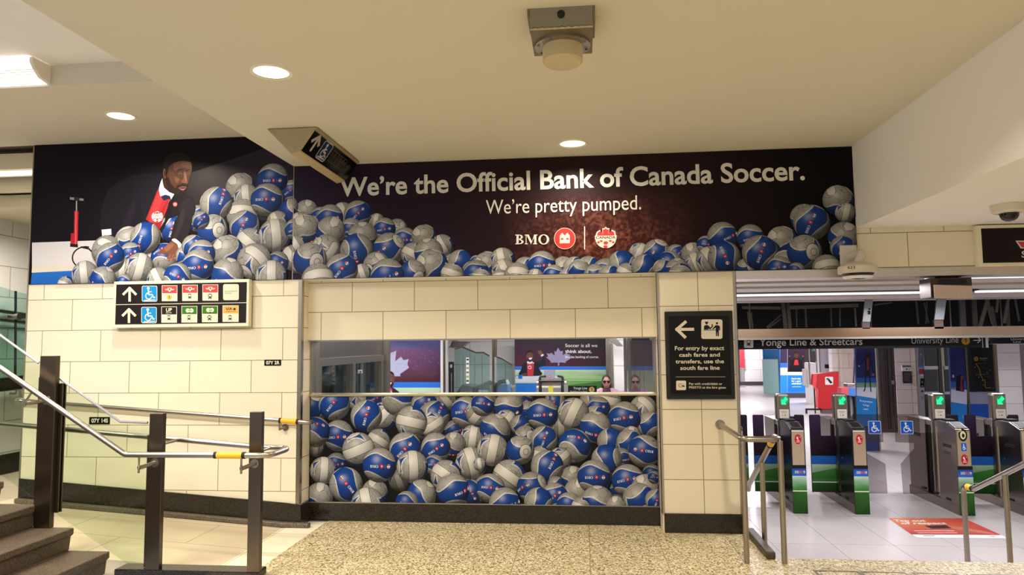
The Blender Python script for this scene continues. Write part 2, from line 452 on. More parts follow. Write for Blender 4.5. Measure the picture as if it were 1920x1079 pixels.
def football_material():
    t = NT('printed football')
    a = t.n('ShaderNodeAttribute', attribute_name='buv'); r = t.n('ShaderNodeAttribute', attribute_name='rot')
    u, v, dim = t.xyz(a.outputs['Vector'])
    rr = u*u+v*v; w = (rr*-1.+1.).max(.0).m('SQRT')
    cb = t.n('ShaderNodeCombineXYZ')
    for i, k in enumerate((u, v, w)): t.link(k, cb.inputs[i])
    vr = t.n('ShaderNodeVectorRotate', rotation_type='EULER_XYZ')
    t.link(cb.outputs[0], vr.inputs['Vector']); t.link(r.outputs['Vector'], vr.inputs['Rotation'])
    p = vr.outputs[0]; x, y, z = t.xyz(p)
    phi = x.m('ARCTAN2', z)
    top = y-((phi*2.+2.4).m('SINE')*.24+.47); bot = y*-1.-((phi*2.+.3).m('SINE')*.24+.52); back = z*-1.-.62
    cap = top.max(bot).max(back)
    silver, white, blue = H('#aeadaa'), H('#e4e2de'), H('#0d48a6')
    vo = t.n('ShaderNodeTexVoronoi', feature='DISTANCE_TO_EDGE'); t.link(p, vo.inputs['Vector']); vo.inputs['Scale'].default_value = 1.75
    seam = t.s(vo.outputs['Distance']) < .018
    c = t.mix(cap > -.005, blue, white); c = t.mix(cap > .075, c, silver)
    c = t.mix(seam*.55, c, H('#26344e'))
    st = x.abs(); onb = (z < .16)
    sw = (z*-1.1+.16).min(.30).max(.0)
    strap = onb*(st < sw)
    c = t.mix(strap, c, white)
    c = t.mix(onb*((st-sw).abs() < .014), c, H('#20222c'))
    # second white panel on one flank
    fl = ((x-.93).m('POWER', 2.)+(y*.9).m('POWER', 2.)+(z+.15).m('POWER', 2.)).m('SQRT')
    c = t.mix(fl < .46, c, white); c = t.mix((fl-.46).abs() < .016, c, H('#2a3040'))
    c = t.mix((fl-.2).abs() < .02, c, H('#8b8a88'))
    # the photograph's own modelling of each ball, printed in the picture
    l = (u*-.30+v*.55+w*.72).max(0.)
    sh = (l*.95+.13)*(w.m('POWER', .4)*.62+.38)
    hl = (u*-.18+v*.34+w*.92).max(0.).m('POWER', 38.)*.32
    k = sh*dim*GAIN
    mu = t.n('ShaderNodeMix', data_type='RGBA', blend_type='MULTIPLY'); mu.inputs[0].default_value = 1
    cc = t.n('ShaderNodeCombineColor')
    for i in range(3): t.link(k, cc.inputs[i])
    t.link(c, mu.inputs[6]); t.link(cc.outputs[0], mu.inputs[7])
    t.set('Base Color', t.mix(hl*dim, t.s(mu.outputs[2]), (.85, .88, .95, 1)))
    t.set('Roughness', .42); t.set('Specular IOR Level', .2)
    return t.mat
FOOT = football_material()
def brot(kind, roll=0, jit=0):
    """view of the ball: L logo, S strap, C silver cap, W white flank; roll turns it anticlockwise in the picture"""
    y, p = {'L': (0, 0), 'S': (180, 8), 'C': (10, 62), 'D': (15, -62), 'W': (-75, 5), 'B': (70, 5), 'M': (0, 35), 'N': (0, -38), 'T': (150, 35), 'R': (-38, 12), 'Q': (40, -10)}[kind]
    j = lambda: rnd.uniform(-jit, jit)
    m = Matrix.Rotation(math.radians(y+j()), 3, 'Y') @ Matrix.Rotation(math.radians(-p+j()), 3, 'X') @ Matrix.Rotation(math.radians(-roll), 3, 'Z')
    return m.to_euler('XYZ')

# ------------------------------------------------------------------ the room
CREAM, SEAM = '#e8dec6', '#8d8162'
m_wall = tiles('cream wall tile', CREAM, SEAM, .645, .32, -.078, .0125, off=.5, vary=.03, cloud=.015)
m_lint = tiles('cream lintel tile', CREAM, SEAM, .644, .30, -.078, 1.79, off=.5, vary=.03, cloud=.015)
m_pil = tiles('cream pillar tile', CREAM, SEAM, .365, .322, .715, .158, off=0, vary=.02, cloud=.015)
m_band = tiles('cream band tile', CREAM, SEAM, .645, .32, .405, 2.42, off=.5, vary=.02, cloud=.01)
m_ceil = plain('warm ceiling paint', '#d6d0c0', .8)
m_plaster = plain('white plaster', '#eeedec', .8)
m_hallceil = plain('pale metal ceiling plank', '#cfc6c0', .45)
m_steel = brushed('brushed steel', '#a8a198', .32)
m_steelv = brushed('brushed steel upright', '#a29a8f', .3, 2)
m_bronze = brushed('dark brushed steel', '#655a4d', .3, 2)
m_guard = brushed('corner guard steel', '#a99f90', .3, 2)
m_black = plain('black enamel', '#0a090b', .4, spec=.18)
m_rubber = plain('matt black', '#121113', .7)
m_dark = plain('unlit void black', '#0b0b0c', .9)  # near black stands in for the unlit space above the planks
m_terr = speckle('beige terrazzo', ('#c6b78f', '#eadfbd', '#7a6d48'), 85, .4, (.61, .61), '#8a7a56')
m_gran = speckle('black granite', ('#15110e', '#3a3229', '#0b0908'), 260, .22)
m_step = speckle('brown granite step', ('#55483a', '#6b5c4a', '#32291f'), 220, .55)
m_ramp = tiles('beige ramp tile', '#cdbfa4', '#8f8263', 1.2, .6, -2.9, 5.45, axes=(0, 1), off=.5, vary=.05, cloud=.06)
m_strip = tiles('pale border tile', '#efe8cf', '#a59a78', .34, .6, -2.9, 5.35, axes=(0, 1), off=0, vary=.01, cloud=.01)
m_hall = tiles('pale hall tile', '#bfb8b7', '#7d787a', .61, 1.22, .09, .55, axes=(0, 1), off=0, gap=.003, rough=.3, vary=.05, cloud=.07, cscale=1.5)
m_htile = tiles('white hall wall tile', '#e0dbd8', '#97908c', .9, .45, 0, .0, off=.5, gap=.005, vary=.03, cloud=.01)
m_htiley = tiles('white corridor wall tile', '#dcd6cc', '#8f8778', .65, .40, .1, .02, axes=(1, 2), off=.5, gap=.005, vary=.03, cloud=.01)

# floors
m = MB(); m.box(-2.58, 1.46, -4, 7.09, -.2, 0); m.box(1.46, 6.6, -4, 6.085, -.2, 0); struct('floor', m, m_terr)
m = MB(); m.box(1.46, 6.6, 6.085, 6.385, ZH-.1, -.18); tread = struct('floor_step', m, m_terr)
m = MB(); m.box(-9, 24, 6.385, 46, ZH-.2, ZH); struct('floor_hall', m, m_hall)
m = MB(); m.box(-2.92, -2.58, -4, 7.0, -.2, .001); struct('floor_border', m, m_strip)
RS = .07
m = MB(); m.prism([(-2.92, 5.48, 0), (-5.9, 5.48, 2.98*RS), (-5.9, 5.48, -.3), (-2.92, 5.48, -.3)], (0, 3.2, 0)); struct('floor_ramp', m, m_ramp)
# metal edged grates in the landing
for i, gx in enumerate((1.71, 2.05, 2.43, 2.81)):
    t = thing('floor_grate', ['steel framed grate set in the terrazzo nearest the handrail loop', 'second steel framed grate along the terrazzo edge', 'third steel framed grate along the terrazzo edge', 'steel framed grate in the terrazzo nearest the right handrail'][i], 'grate', (gx, 5.6, 0), 'floor grates along the landing edge')
    m = MB()
    for a in ((gx, gx+.33, 5.755, 5.772), (gx, gx+.33, 5.40, 5.415), (gx, gx+.015, 5.415, 5.755), (gx+.315, gx+.33, 5.415, 5.755)): m.box(*a, -.002, .006)
    m.build('frame', m_steel, t)
    m = MB(); m.box(gx+.016, gx+.314, 5.416, 5.754, -.002, .003); m.build('terrazzo_infill', m_terr, t)

# main tiled wall, left of the window
WB = 2.412
m = MB(); m.box(-5.735, -2.79, D, 7.32, -.1, WB)
struct('wall_left', m, m_wall)
m = MB(); m.box(-5.735, 2.53, D, 7.32, WB, 4.05); struct('wall_upper', m, m_plaster)
m = MB(); m.box(-2.79, .70, DL, 7.30, 1.807, WB); struct('wall_lintel', m, m_lint)
m = MB(); m.box(-2.79, .70, DW, 7.30, -.1, 1.245); struct('wall_window_breast', m, m_plaster)
m = MB(); m.box(.70, 1.43, D, 7.32, -.5, WB); struct('wall_pillar', m, m_pil)
m = MB(); m.box(2.53, 6.6, D, 7.1, 2.415, 2.79); struct('wall_band', m, m_band)
m = MB(); m.box(1.43, 6.6, D-.004, 7.12, 2.335, 2.412); struct('trim_1', m, brushed('lintel steel', '#d6cfc9', .35))
# corner guards
for i, (x, z0, z1) in enumerate(((-2.80, .215, WB-.005), (.70, .17, WB-.005), (1.415, .17, WB-.005))):
    m = MB()
    if i == 0: m.box(x-.026, x+.012, D-.004, D+.0, z0, z1); m.box(x+.010, x+.014, D-.004, D+.05, z0, z1)
    elif i == 1: m.box(x-.006, x+.018, D-.004, D, z0, z1); m.box(x-.006, x-.002, D-.004, D+.05, z0, z1)
    else: m.box(x-.012, x+.018, D-.004, D, z0, z1); m.box(x+.014, x+.018, D-.004, D+.05, z0, z1)
    struct('trim_%d' % (i+2), m, m_guard)
m = MB(); m.box(-5.75, -5.733, D-.004, D+.04, .22, 3.885); struct('trim_5', m, m_guard)
# base of black granite; the left one climbs with the ramp
m = MB(); m.box(-2.79, .70, DW-.015, DW, 0, .172); m.box(-2.8, -2.765, D-.02, DW, 0, .205); struct('baseboard_window', m, m_gran)
m = MB(); m.box(.715, 1.44, D-.02, D, 0, .175); struct('baseboard_pillar', m, m_gran, .004)
zr = lambda x: max(0, (-2.92-x)*RS)
m = MB()
xs = [-5.735, -2.92, -2.765]
m.prism([(-5.735, D-.018, zr(-5.735)), (-2.92, D-.018, 0), (-2.79, D-.018, 0), (-2.79, D-.018, .21), (-2.92, D-.018, .225), (-5.735, D-.018, .435)], (0, .018, 0))
struct('baseboard_left', m, m_gran)
m = MB(); m.prism([(-5.735, D-.075, zr(-5.735)), (-2.92, D-.075, 0), (-2.66, D-.075, 0), (-2.66, D-.075, .045), (-2.92, D-.075, .05), (-5.735, D-.075, .05+zr(-5.735))], (0, .057, 0))
struct('trim_6', m, speckle('grey granite kerb', ('#5d5344', '#7a6e5a', '#2e281f'), 220, .5), .012)

# ceilings
m = MB(); m.box(-2.89, 2.53, -4, D, ZC, ZC+.6); struct('ceiling', m, m_ceil)
m = MB(); m.box(-12, -2.89, 5.262, D, ZL, ZL+.25); struct('ceiling_left', m, m_ceil)
m = MB(); m.box(-12, -2.89, -4, 5.262, ZU, ZU+.1); struct('ceiling_raised', m, m_plaster)
m = MB(); m.box(2.53, 6.6, -4, D, 2.79, ZC+.6); struct('ceiling_bulkhead', m, m_plaster)
# side corridor beyond the left end of the wall
m = MB(); m.box(-8.1, -7.45, 4.5, 14, -.2, 4.3); struct('wall_corridor', m, m_htiley)
m = MB(); m.box(-7.45, -5.735, 11.5, 11.7, -.2, 4.3); struct('wall_corridor_end', m, plain('corridor end paint', '#cfc6b2', .7))
zc0, zc1 = onX(18, 888, -7.43).z, onX(18, 851, -7.43).z
m = MB(); m.box(-7.45, -7.43, 6.0, 11.5, zc0, zc1); struct('baseboard_corridor', m, m_gran)
m = MB(); m.box(-8, -5.9, 5.48, 11.6, -.3, zc0); struct('floor_corridor', m, m_ramp)
m = MB(); m.box(-12, -5.735, D+.02, 11.5, 3.93, 4.1); struct('ceiling_corridor', m, plain('corridor void paint', '#6b5f4a', .8))
COR = plain('beige metal plank', '#ddd2b6', .5)
for i, (yy, a, b) in enumerate(((7.0, 288, 317), (7.3, 328, 356), (7.6, 366, 389))):
    z1, z0 = onY(30, a, yy).z, onY(30, b, yy).z
    m = MB(); m.box(-7.45, -5.74, yy, yy+.16, z0, z1)
    o = struct('ceiling_plank_%d' % (i+1), m, COR)
m = MB(); m.box(-7.45, -5.74, 7.76, 11.5, onY(30, 389, 7.6).z+.02, onY(30, 389, 7.6).z+.06); struct('ceiling_soffit', m, COR)
XG = -7.2
t = thing('glass_balustrade', 'teal tinted glass balustrade with steel clamps at the far left edge', 'glass panel', onX(20, 740, XG))
gl_ = glass('corridor glass', '#e2f2ee', .98)
m = MB(); m.prism([onX(x, y, XG) for x, y in ((-60,520),(28,547),(27,715),(-60,745))], (.012, 0, 0)); m.build('pane', gl_, t)
m = MB(); m.prism([onX(x, y, XG) for x, y in ((31,548),(75,558),(74,700),(30,713))], (.012, 0, 0)); m.build('pane', gl_, t)
m = MB(); m.bar(onX(29.5, 546, XG), onX(28.5, 716, XG), .02, .02, (1, 0, 0)); m.build('joint_strip', m_rubber, t)
m = MB(); c0 = onX(30, 594, XG); m.cyl(c0, c0+Vector((.05,0,0)), .045, 16); m.build('clamp', m_steel, t, smooth=True)
m = MB(); c0 = onX(18, 594, XG); m.bar(c0-Vector((.0,.05,0)), c0+Vector((0,.3,0)), .03, .03); m.build('clamp_arm', m_steel, t)
m = MB(); m.prism([onX(x, y, XG) for x, y in ((-60,716),(75,700),(74,722),(-60,742))], (.1, 0, 0)); m.build('base_shoe', m_gran, t)
t = thing('handrail', 'pair of steel rails on the side corridor wall at the far left edge', 'handrail', onX(20, 600, -7.36))
for ya, yb in ((580, 592), (599, 606)):
    m = MB(); m.tube([onX(-60, ya-6, -7.36), onX(70, yb+2, -7.36)], .024, 12); m.build('rail', m_steel, t, smooth=True)
t = thing('handrail', 'lower steel rail with a bracket on the corridor wall at the far left edge', 'handrail', onX(20, 732, -7.36))
m = MB(); m.tube([onX(-60, 738, -7.36), onX(46, 727, -7.36), onX(46, 727, -7.36)+Vector((-.08,0,0))], .024, 12); m.build('rail', m_steel, t, smooth=True)
m = MB(); c0 = onX(30, 738, -7.36); m.cyl(c0, c0+Vector((-.085,0,.0)), .014, 10); m.cyl(c0, c0+Vector((0,.0,.05)), .01, 8); m.build('bracket', m_steel, t, smooth=True)
t = thing('strip_light', 'thin bright strip light between the beige ceiling planks at far left', 'light', (-6.6, 7.05, 3.6))
m = MB(); m.box(-7.4, -5.75, 7.08, 7.16, onY(30, 327, 7.1).z, onY(30, 318.5, 7.1).z); m.build('diffuser', emit('strip glow', '#fffaf0', 1.4), t)
m = MB(); m.box(-7.42, -5.745, 7.163, 7.2, onY(30, 329, 7.1).z, onY(30, 316, 7.1).z); m.build('housing', m_steel, t)
area('strip_light_glow', (-6.2, 7.9, 3.2), .8, .3, 62, FLUO, parent=None)

# ------------------------------------------------------------------ lamps of the near room
m_trim = plain('white lamp trim', '#efe9dc', .4)
def downlight(x, y, z, label, power, rad=.115, group='recessed round downlights', col=WARM):
    t = thing('recessed_downlight', label, 'ceiling light', (x, y, z), group)
    m = MB(); m.lathe([(rad, 0), (rad+.022, 0), (rad+.02, -.008), (rad, -.006)], (x, y, z), caps=False, n=36); m.build('trim_ring', m_trim, t, smooth=True)
    m = MB(); m.lathe([(.001, -.001), (rad, -.002)], (x, y, z), caps=False, n=36); m.build('lens', emit('downlight lens', '#fff0b8', 2.2), t)
    area('downlight_beam', (x, y, z-.02), .2, .2, power, col, spread=math.radians(150), parent=None, shape='DISK')
downlight(-2.03, 4.40, ZC, 'round downlight on the main ceiling left of the steel detector box', DOWN_W)
downlight(-.07, 6.37, ZC, 'round downlight close to the wall above the big headline', DOWN_W*.5)
downlight(-4.23, 6.04, ZL, 'round downlight on the higher ceiling above the man with footballs', DOWN_W*1.0)
for i, (x, y, z) in enumerate(((-1.4, .6, ZC), (1.15, 2.9, ZC), (.0, -1.6, ZC))):
    downlight(x, y, z, 'round downlight on the ceiling behind the viewer', NEAR_W*(1.6 if i == 1 else 1.))  # added out of view to fill the near room and the pillar
# fluorescent batten in the raised part at far left
t = thing('wall_batten_light', 'white ribbed fluorescent batten at the top left corner', 'light', (-5.4, 5.2, ZU-.1))
xr = onY(80, 140, 5.17).x
m = MB(); sec = [(5.262, -.01), (5.06, -.01), (5.06, -.05), (5.10, -.10), (5.16, -.145), (5.262, -.165)]
m.prism([(xr, y, ZU+z) for y, z in sec], (-.03, 0, 0)); m.build('end_cap', plain('batten end cap', '#e9e2d6', .4), t, .004)
m = MB(); m.prism([(xr-.03, y+.004 if y < 5.2 else y, ZU+z*.98) for y, z in sec], (-1.4, 0, 0)); m.build('diffuser', emit('batten glow', '#fff6ee', 1.5), t)
m = MB()
for k in range(5): m.tube([(xr-.012, 5.10+k*.02-.006, ZU-.10-k*.011), (xr-1.43, 5.10+k*.02-.006, ZU-.10-k*.011)], .003, 6)
m.build('ribs', plain('batten rib', '#f2ede4', .3), t)
area('batten_light', (xr-.75, 4.9, ZU-.25), 1.3, .2, 18, FLUO, rot=(math.radians(-25), 0, 0))
area('raised_ceiling_lamp', (-5.2, 2.6, ZU-.1), 1.4, .3, 112, FLUO, rot=(math.radians(28), math.radians(8), 0), spread=math.radians(115))
area('raised_ceiling_lamp', (-4.0, 2.6, ZU-.1), .9, .3, 48, FLUO, rot=(math.radians(28), math.radians(10), 0), spread=math.radians(115))

# ------------------------------------------------------------------ advertising artwork on the wall
def wallprint(Y, **k): return Print(lambda p: (lambda q: (q.x, q.z))(onY(p[0], p[1], Y)), lambda u, v: Vector((u, Y, v)), (0, -1, 0), **k)
def zoomed(x0, y0, sc): return lambda x, y: (x0+x/sc, y0+y/sc)
def footballs(pr, z, sc, lst, base=1.):
    for q in lst:
        x, y, r, kind = q[:4]; roll = q[4] if len(q) > 4 else rnd.uniform(-40, 40); dim = (q[5] if len(q) > 5 else 1.)*base
        cx, cy = z(x, y); pr.football(cx, cy, r/sc, brot(kind, roll, 6 if len(q) > 4 else 14), dim, kind in 'LMNRQDC')
BT = .012                                  # board thickness
def board(name, X0, X1, Z0, Z1, Y, matl, parent, t=BT):
    m = MB(); m.box(X0, X1, Y-t, Y-.0005, Z0, Z1); return m.build(name, matl, parent)
def stadium(name, c0, c1, c2, glow):
    """dark printed stand with a blurred crowd of pale specks in the middle"""
    t = NT(name); p = t.xyz(t.coord())
    a = t.ramp(p[0], -3.2, -.6); b = t.ramp(p[0], .9, 2.2)
    c = t.mix(a, H(c0), H(c1)); c = t.mix(b, c, H(c2))
    n = t.noise(t.coord(), 26, 2); n2 = t.noise(t.coord(), 9, 3)
    band = ((p[0]-.15).abs()*-1.1+1.).max(0.) * ((p[2]-2.72).abs()*-2.0+1.).max(0.)
    sp = t.ramp(n*.6+n2*.4, .46, .72)
    c = t.mix(band*.85, c, H('#4a1a12')); c = t.mix(sp*band*glow, c, H('#b0705c'))
    t.set('Base Color', c); t.set('Roughness', .55); t.set('Specular IOR Level', .12); return t.mat

# ---- right banner: the headline
tb = thing('advertising_banner', 'long dark bank banner with a white headline and heaps of blue and white footballs', 'banner', (0, D, 2.9))
tbp = board('panel', -2.885, 2.53, WB+.002, ZC-.002, D, stadium('printed stand', '#241c34', '#241418', '#060406', .75), tb)
f = D-BT
pr = wallprint(f, lift=.0005, bounds=(-2.883, 2.528, WB+.004, ZC-.004))
z = zoomed(540, 240, 3.371)
footballs(pr, z, 3.371, [(115,530,75,'C'),(-5,500,70,'L'),(205,560,60,'L',0),(345,540,70,'S',20),(265,570,85,'L',10),(560,590,50,'S'),(440,547,88,'L',45),(80,600,70,'S'),
 (400,640,70,'L',20),(110,640,98,'C',40),(270,655,95,'C',-20),(50,745,65,'S',30),(690,640,65,'T',-40),(610,640,72,'L',10),(470,690,95,'M',0),(740,705,75,'L',0),(975,745,72,'S',30),(860,690,80,'C',60),
 (240,770,95,'T',-60),(640,765,102,'Q',30),(790,800,75,'S',60),(435,775,106,'R',-80),(890,790,92,'M',10),(60,850,70,'S'),(140,835,108,'B',0),(560,870,85,'T'),(470,920,60,'S'),(340,900,104,'L',50),
 (1045,870,75,'S',60),(910,870,104,'C',70),(1090,850,80,'W',40),(1190,845,40,'L'),(1260,860,80,'C',80),(1355,835,78,'S',15),(190,965,105,'T',80),(790,920,85,'B',-30),(630,935,108,'L',20),
 (1190,920,85,'L',20,.8),(1040,925,75,'S',70),(1225,945,62,'S',80),(1365,905,78,'S',20),(1340,955,60,'T',80),(1500,885,70,'W'),(1740,885,72,'B',20),(1810,885,72,'W',30),(1605,865,88,'L',5),(1450,935,85,'T',60),(1680,935,70,'L',10),(1850,925,70,'W'),(1560,950,60,'S'),(1770,945,60,'W',40)])
z = zoomed(1080, 240, 3.371)
footballs(pr, z, 3.371, [(400,790,65,'S',-30),(510,790,88,'Q',60),(630,800,65,'R',40),(740,800,78,'C',30),(820,740,60,'L'),(80,885,75,'W',20),(190,915,92,'L',10,.9),(290,865,92,'W',70),(20,900,70,'W'),(120,930,70,'W'),(210,940,75,'W',30),(320,920,68,'S',60),(430,880,82,'W',40),
 (590,860,85,'L',-30),(925,690,98,'R',20),(1100,695,88,'L',15),(760,860,80,'S',20),(545,890,60,'W'),(640,900,78,'M',0),(660,935,80,'S',80),(850,840,95,'S',30),(935,820,106,'L',-70),(1070,885,60,'B'),(1300,715,98,'C',60),(1210,790,85,'W',30),(1160,790,115,'L',70),
 (1655,460,102,'C',40),(1440,570,92,'B',40),(1485,600,118,'L',65),(1700,540,68,'S',-15),(1320,850,80,'W'),(1440,785,112,'B',10),(1690,695,105,'C',-20),(1680,760,80,'L',70),(1285,890,82,'L',10),(1580,890,92,'T',80),(1390,905,55,'L')], .8)  # dimmed ink puts the weaker light at this end into the print
pr.done('print', tbp)
pr = wallprint(f, lift=.006)
WH = '#e8e6e0'
pr.text('We’re the Official Bank of Canada Soccer.', (637, 368), (1509, 337), (637, 334), WH, .022)
pr.text('We’re pretty pumped.', (911, 402), (1202, 393), (911, 376), '#f2efe6', .0)
pr.done('headline_lettering', tbp, 'white headline lettering')
pr = wallprint(f, lift=.006)
bx = zoomed(940, 420, 8.0)
for g in bmo_glyphs(): pr.poly([bx(210+x*490, 308-y*483) for x, y in g], '#f2f0e6', up=False)
pr.disc(*bx(952, 222), 20.1, '#f3efe4'); pr.disc(*bx(952, 222), 19.3, '#e8433c')
pr.poly([bx(*q) for q in ((877,296),(877,180),(910,136),(952,178),(992,134),(1028,180),(1028,292))], '#f4efe4')
pr.poly([bx(*q) for q in ((886,242),(913,204),(938,240))], '#e8433c'); pr.poly([bx(*q) for q in ((966,240),(991,204),(1016,238))], '#e8433c')
pr.rect(*bx(1242, 40), *bx(1256, 386), '#f2efe6')
def crest(pr, c, s, red='#e0443f', white='#f4f0e6', text=True):
    """football crest: leaf over a ball, unit = half width; c centre, y down"""
    q = lambda x, y: (c[0]+x*s, c[1]+y*s)
    leaf = [(-.95,.0),(-.93,-.30),(-.85,-.52),(-.55,-.72),(-.31,-.34),(-.32,-.88),(-.14,-.86),(0,-1.02),(.14,-.86),(.34,-.90),(.31,-.34),(.58,-.74),(.88,-.58),(.94,-.30),(.98,.0)]
    pr.poly([q(*p) for p in leaf], white)
    pr.poly([q(.98*math.cos(PI*k/14), .06+.94*math.sin(PI*k/14)) for k in range(15)], white)
    pr.poly([q(x*.86, y*.86-.02) for x, y in leaf], red)
    pr.poly([q(*p) for p in ((-1.02,-.18),(1.02,-.20),(1.0,.16),(-1.0,.18))], white)
    for a, b, w in ((-.68,.45,.15),(-.42,.33,.15),(0,.5,.24),(.42,.32,.15),(.7,.44,.14),(-.02,.86,.22)):
        pr.poly([q(a+w*math.cos(2*PI*k/6), b+w*.72*math.sin(2*PI*k/6)) for k in range(6)], red)
    if text: pr.text('CANADA', q(-.92, .11), q(.92, .09), q(-.92, -.13), '#221a1c', .02)
crest(pr, bx(1566, 208), 20)
pr.done('logo_row', tbp, 'bank letters, red roundel and football crest')
m = MB(); m.box(-2.889, -2.883, D-BT-.002, D-.001, WB+.001, ZC-.002); m.build('edge_strip', m_guard, tb)

# ---- left banner: the man in the jacket
tl = thing('advertising_banner', 'dark banner of a man in a suit leaning over a heap of footballs', 'banner', (-4.3, D, 2.9))
tlp = board('panel', -5.73, -2.889, WB+.002, ZL-.002, D, stadium('printed dark wall', '#120b14', '#1a1110', '#1b1322', .0), tl)
LB = (-5.728, -2.891, WB+.004, ZL-.004)
z = zoomed(0, 200, 2.996)
pr = wallprint(f, lift=.0005, bounds=LB)
P = lambda l: [z(*q) for q in l]
pr.grad(P([(780,470),(1648,180),(1648,640),(900,640)]), ['#1a1110','#241c34','#261a2c','#1b1214'])
pr.grad(P([(180,765),(560,752),(900,745),(900,900),(180,935)]), ['#dcd9e0','#d9d6dc','#d0ccd4','#cfccd2','#e6e2e4'])
pr.grad(P([(180,934),(560,915),(560,1000),(172,1008)]), ['#1b6fd0','#1b6ac8','#1660b8','#1b66c4'])
pr.grad(P([(180,900),(700,870),(700,890),(178,934)]), ['#e9e2cc','#dad6d8','#d0ccd0','#efe6cc'])
# hand pump
pr.line(P([(455,790),(500,800),(530,830)]), 3, '#121214')
pr.line([z(480+73*math.cos(a), 850+62*math.sin(a)) for a in [math.radians(t) for t in range(75, 300, 15)]], 2.6, '#15151a')
pr.poly(P([(393,508),(470,518),(470,530),(393,523)]), '#8d9096'); pr.poly(P([(415,508),(448,512),(446,530),(418,528)]), '#26262a')
pr.poly(P([(427,530),(434,530),(433,590),(426,590)]), '#a8a8ae')
pr.poly(P([(418,586),(441,588),(436,782),(415,780)]), '#c02a36'); pr.poly(P([(424,590),(431,590),(428,780),(421,780)]), '#e4606a')
pr.poly(P([(399,712),(417,712),(415,782),(396,778)]), '#b0202e'); pr.poly(P([(394,770),(438,774),(438,792),(394,788)]), '#1b1416')
footballs(pr, z, 2.996, [(1110,628,72,'L',50,.8),(965,685,72,'L',75),(925,850,80,'N',20)])
# the printed figure
q = lambda l: [(180+x/4.692, 270+y/4.692) for x, y in l]
sm = 4
pr.poly(q([(40,640),(80,470),(150,370),(300,285),(470,258),(575,262),(600,330),(560,460),(440,700),(330,760),(230,850),(110,845),(40,790)]), '#14101c', sm)
pr.poly(q([(330,480),(300,560),(235,690),(190,820),(215,845),(300,720),(350,560)]), '#1d1724', sm)
pr.poly(q([(320,300),(480,262),(560,300),(540,420),(440,660),(380,520),(330,480),(322,400)]), '#17121f', sm)
pr.poly(q([(50,755),(135,748),(138,800),(55,812)]), '#dfe3f0')
pr.poly(q([(90,812),(200,822),(218,845),(160,856),(70,835)]), '#5a3426', sm)
pr.poly(q([(545,400),(440,665),(560,760),(600,640),(660,490),(600,470)]), '#a8282e')
pr.poly(q([(545,440),(500,560),(470,660),(500,690),(560,560),(585,480)]), '#b8373a', sm)
pr.poly(q([(640,500),(600,600),(560,750),(520,720),(590,560)]), '#92222a', sm)
pr.poly(q([(630,640),(690,450),(770,425),(850,470),(880,560),(860,640),(800,860),(740,910),(650,850),(690,690),(720,635),(640,660),(575,790),(560,750)]), '#120e16')
pr.poly(q([(720,560),(800,480),(860,520),(850,640),(790,850),(745,905),(660,845),(700,690),(740,620)]), '#1e1820', sm)
pr.poly(q([(735,640),(770,560),(780,640),(740,760),(700,840),(680,830),(720,720)]), '#2c242a', sm)
pr.poly(q([(640,520),(690,445),(720,450),(640,650),(600,700)]), '#0c0910')
pr.disc(*q([(697,532)])[0], 4.3, '#d84a50'); pr.disc(*q([(697,532)])[0], 2.2, '#f0d8d8'); pr.disc(*q([(697,532)])[0], 1.2, '#d84a50')
crest(pr, q([(540,640)])[0], 10.5, '#b83036', '#efe6e0', False)
pr.poly(q([(500,620),(582,612),(582,642),(500,650)]), '#f0e8e0'); pr.text('CANADA', *q([(504,643),(580,636),(504,626)]), '#3a2024', .02)
pr.poly(q([(575,330),(600,300),(660,400),(700,420),(690,445),(650,470),(600,440)]), '#3a2018', sm)                      # neck
pr.poly(q([(585,303),(568,345),(553,400),(566,462),(612,448),(650,458),(662,490),(690,443),(645,425),(600,385),(588,340)]), '#d7e2f2')
pr.poly(q([(588,330),(596,380),(640,425),(600,450),(575,440),(570,380)]), '#b9c8de')
pr.poly(q([(572,466),(625,453),(650,484),(598,500)]), '#14204a')
pr.poly(q([(598,215),(596,280),(615,300),(630,380),(660,425),(720,442),(762,432),(785,400),(812,350),(828,300),(845,235),(838,160),(800,140),(720,135),(640,160),(605,190)]), '#4f3022', sm)
pr.poly(q([(598,220),(590,260),(600,300),(618,302),(626,262),(616,225)]), '#68422f', sm); pr.poly(q([(604,235),(600,265),(608,288),(616,262)]), '#43281d', sm)
pr.poly(q([(690,165),(745,150),(832,160),(842,230),(826,250),(790,215),(740,215),(700,240),(685,210)]), '#6b4534', sm)   # brow light
pr.poly(q([(750,170),(820,168),(832,205),(790,205),(755,198)]), '#845846', sm)
for yy in (178, 190, 201): pr.line(q([(735,yy+3),(780,yy-2),(828,yy+3)]), .5, '#4a2c20')
pr.poly(q([(596,215),(590,175),(615,120),(665,85),(725,76),(790,92),(822,125),(838,160),(795,152),(745,152),(690,168),(655,190),(640,215),(628,260),(618,300),(612,225)]), '#130c0c', sm)
pr.poly(q([(618,300),(640,300),(660,350),(700,390),(725,372),(768,366),(800,372),(802,392),(770,435),(720,445),(662,432),(630,392)]), '#23140f', sm)   # beard
pr.poly(q([(642,240),(680,240),(700,290),(696,335),(665,325),(646,290)]), '#593726', sm); pr.poly(q([(690,290),(725,295),(742,320),(725,345),(700,340)]), '#65402f', sm); pr.poly(q([(700,300),(722,305),(730,320),(718,332),(704,326)]), '#74503e', sm)
pr.poly(q([(770,250),(795,250),(806,330),(800,350),(760,350),(752,330),(772,300)]), '#754a39', sm); pr.poly(q([(780,262),(792,264),(798,325),(786,330)]), '#96654f', sm)   # nose
pr.poly(q([(752,340),(770,346),(800,348),(796,356),(760,354)]), '#3a2018', sm)
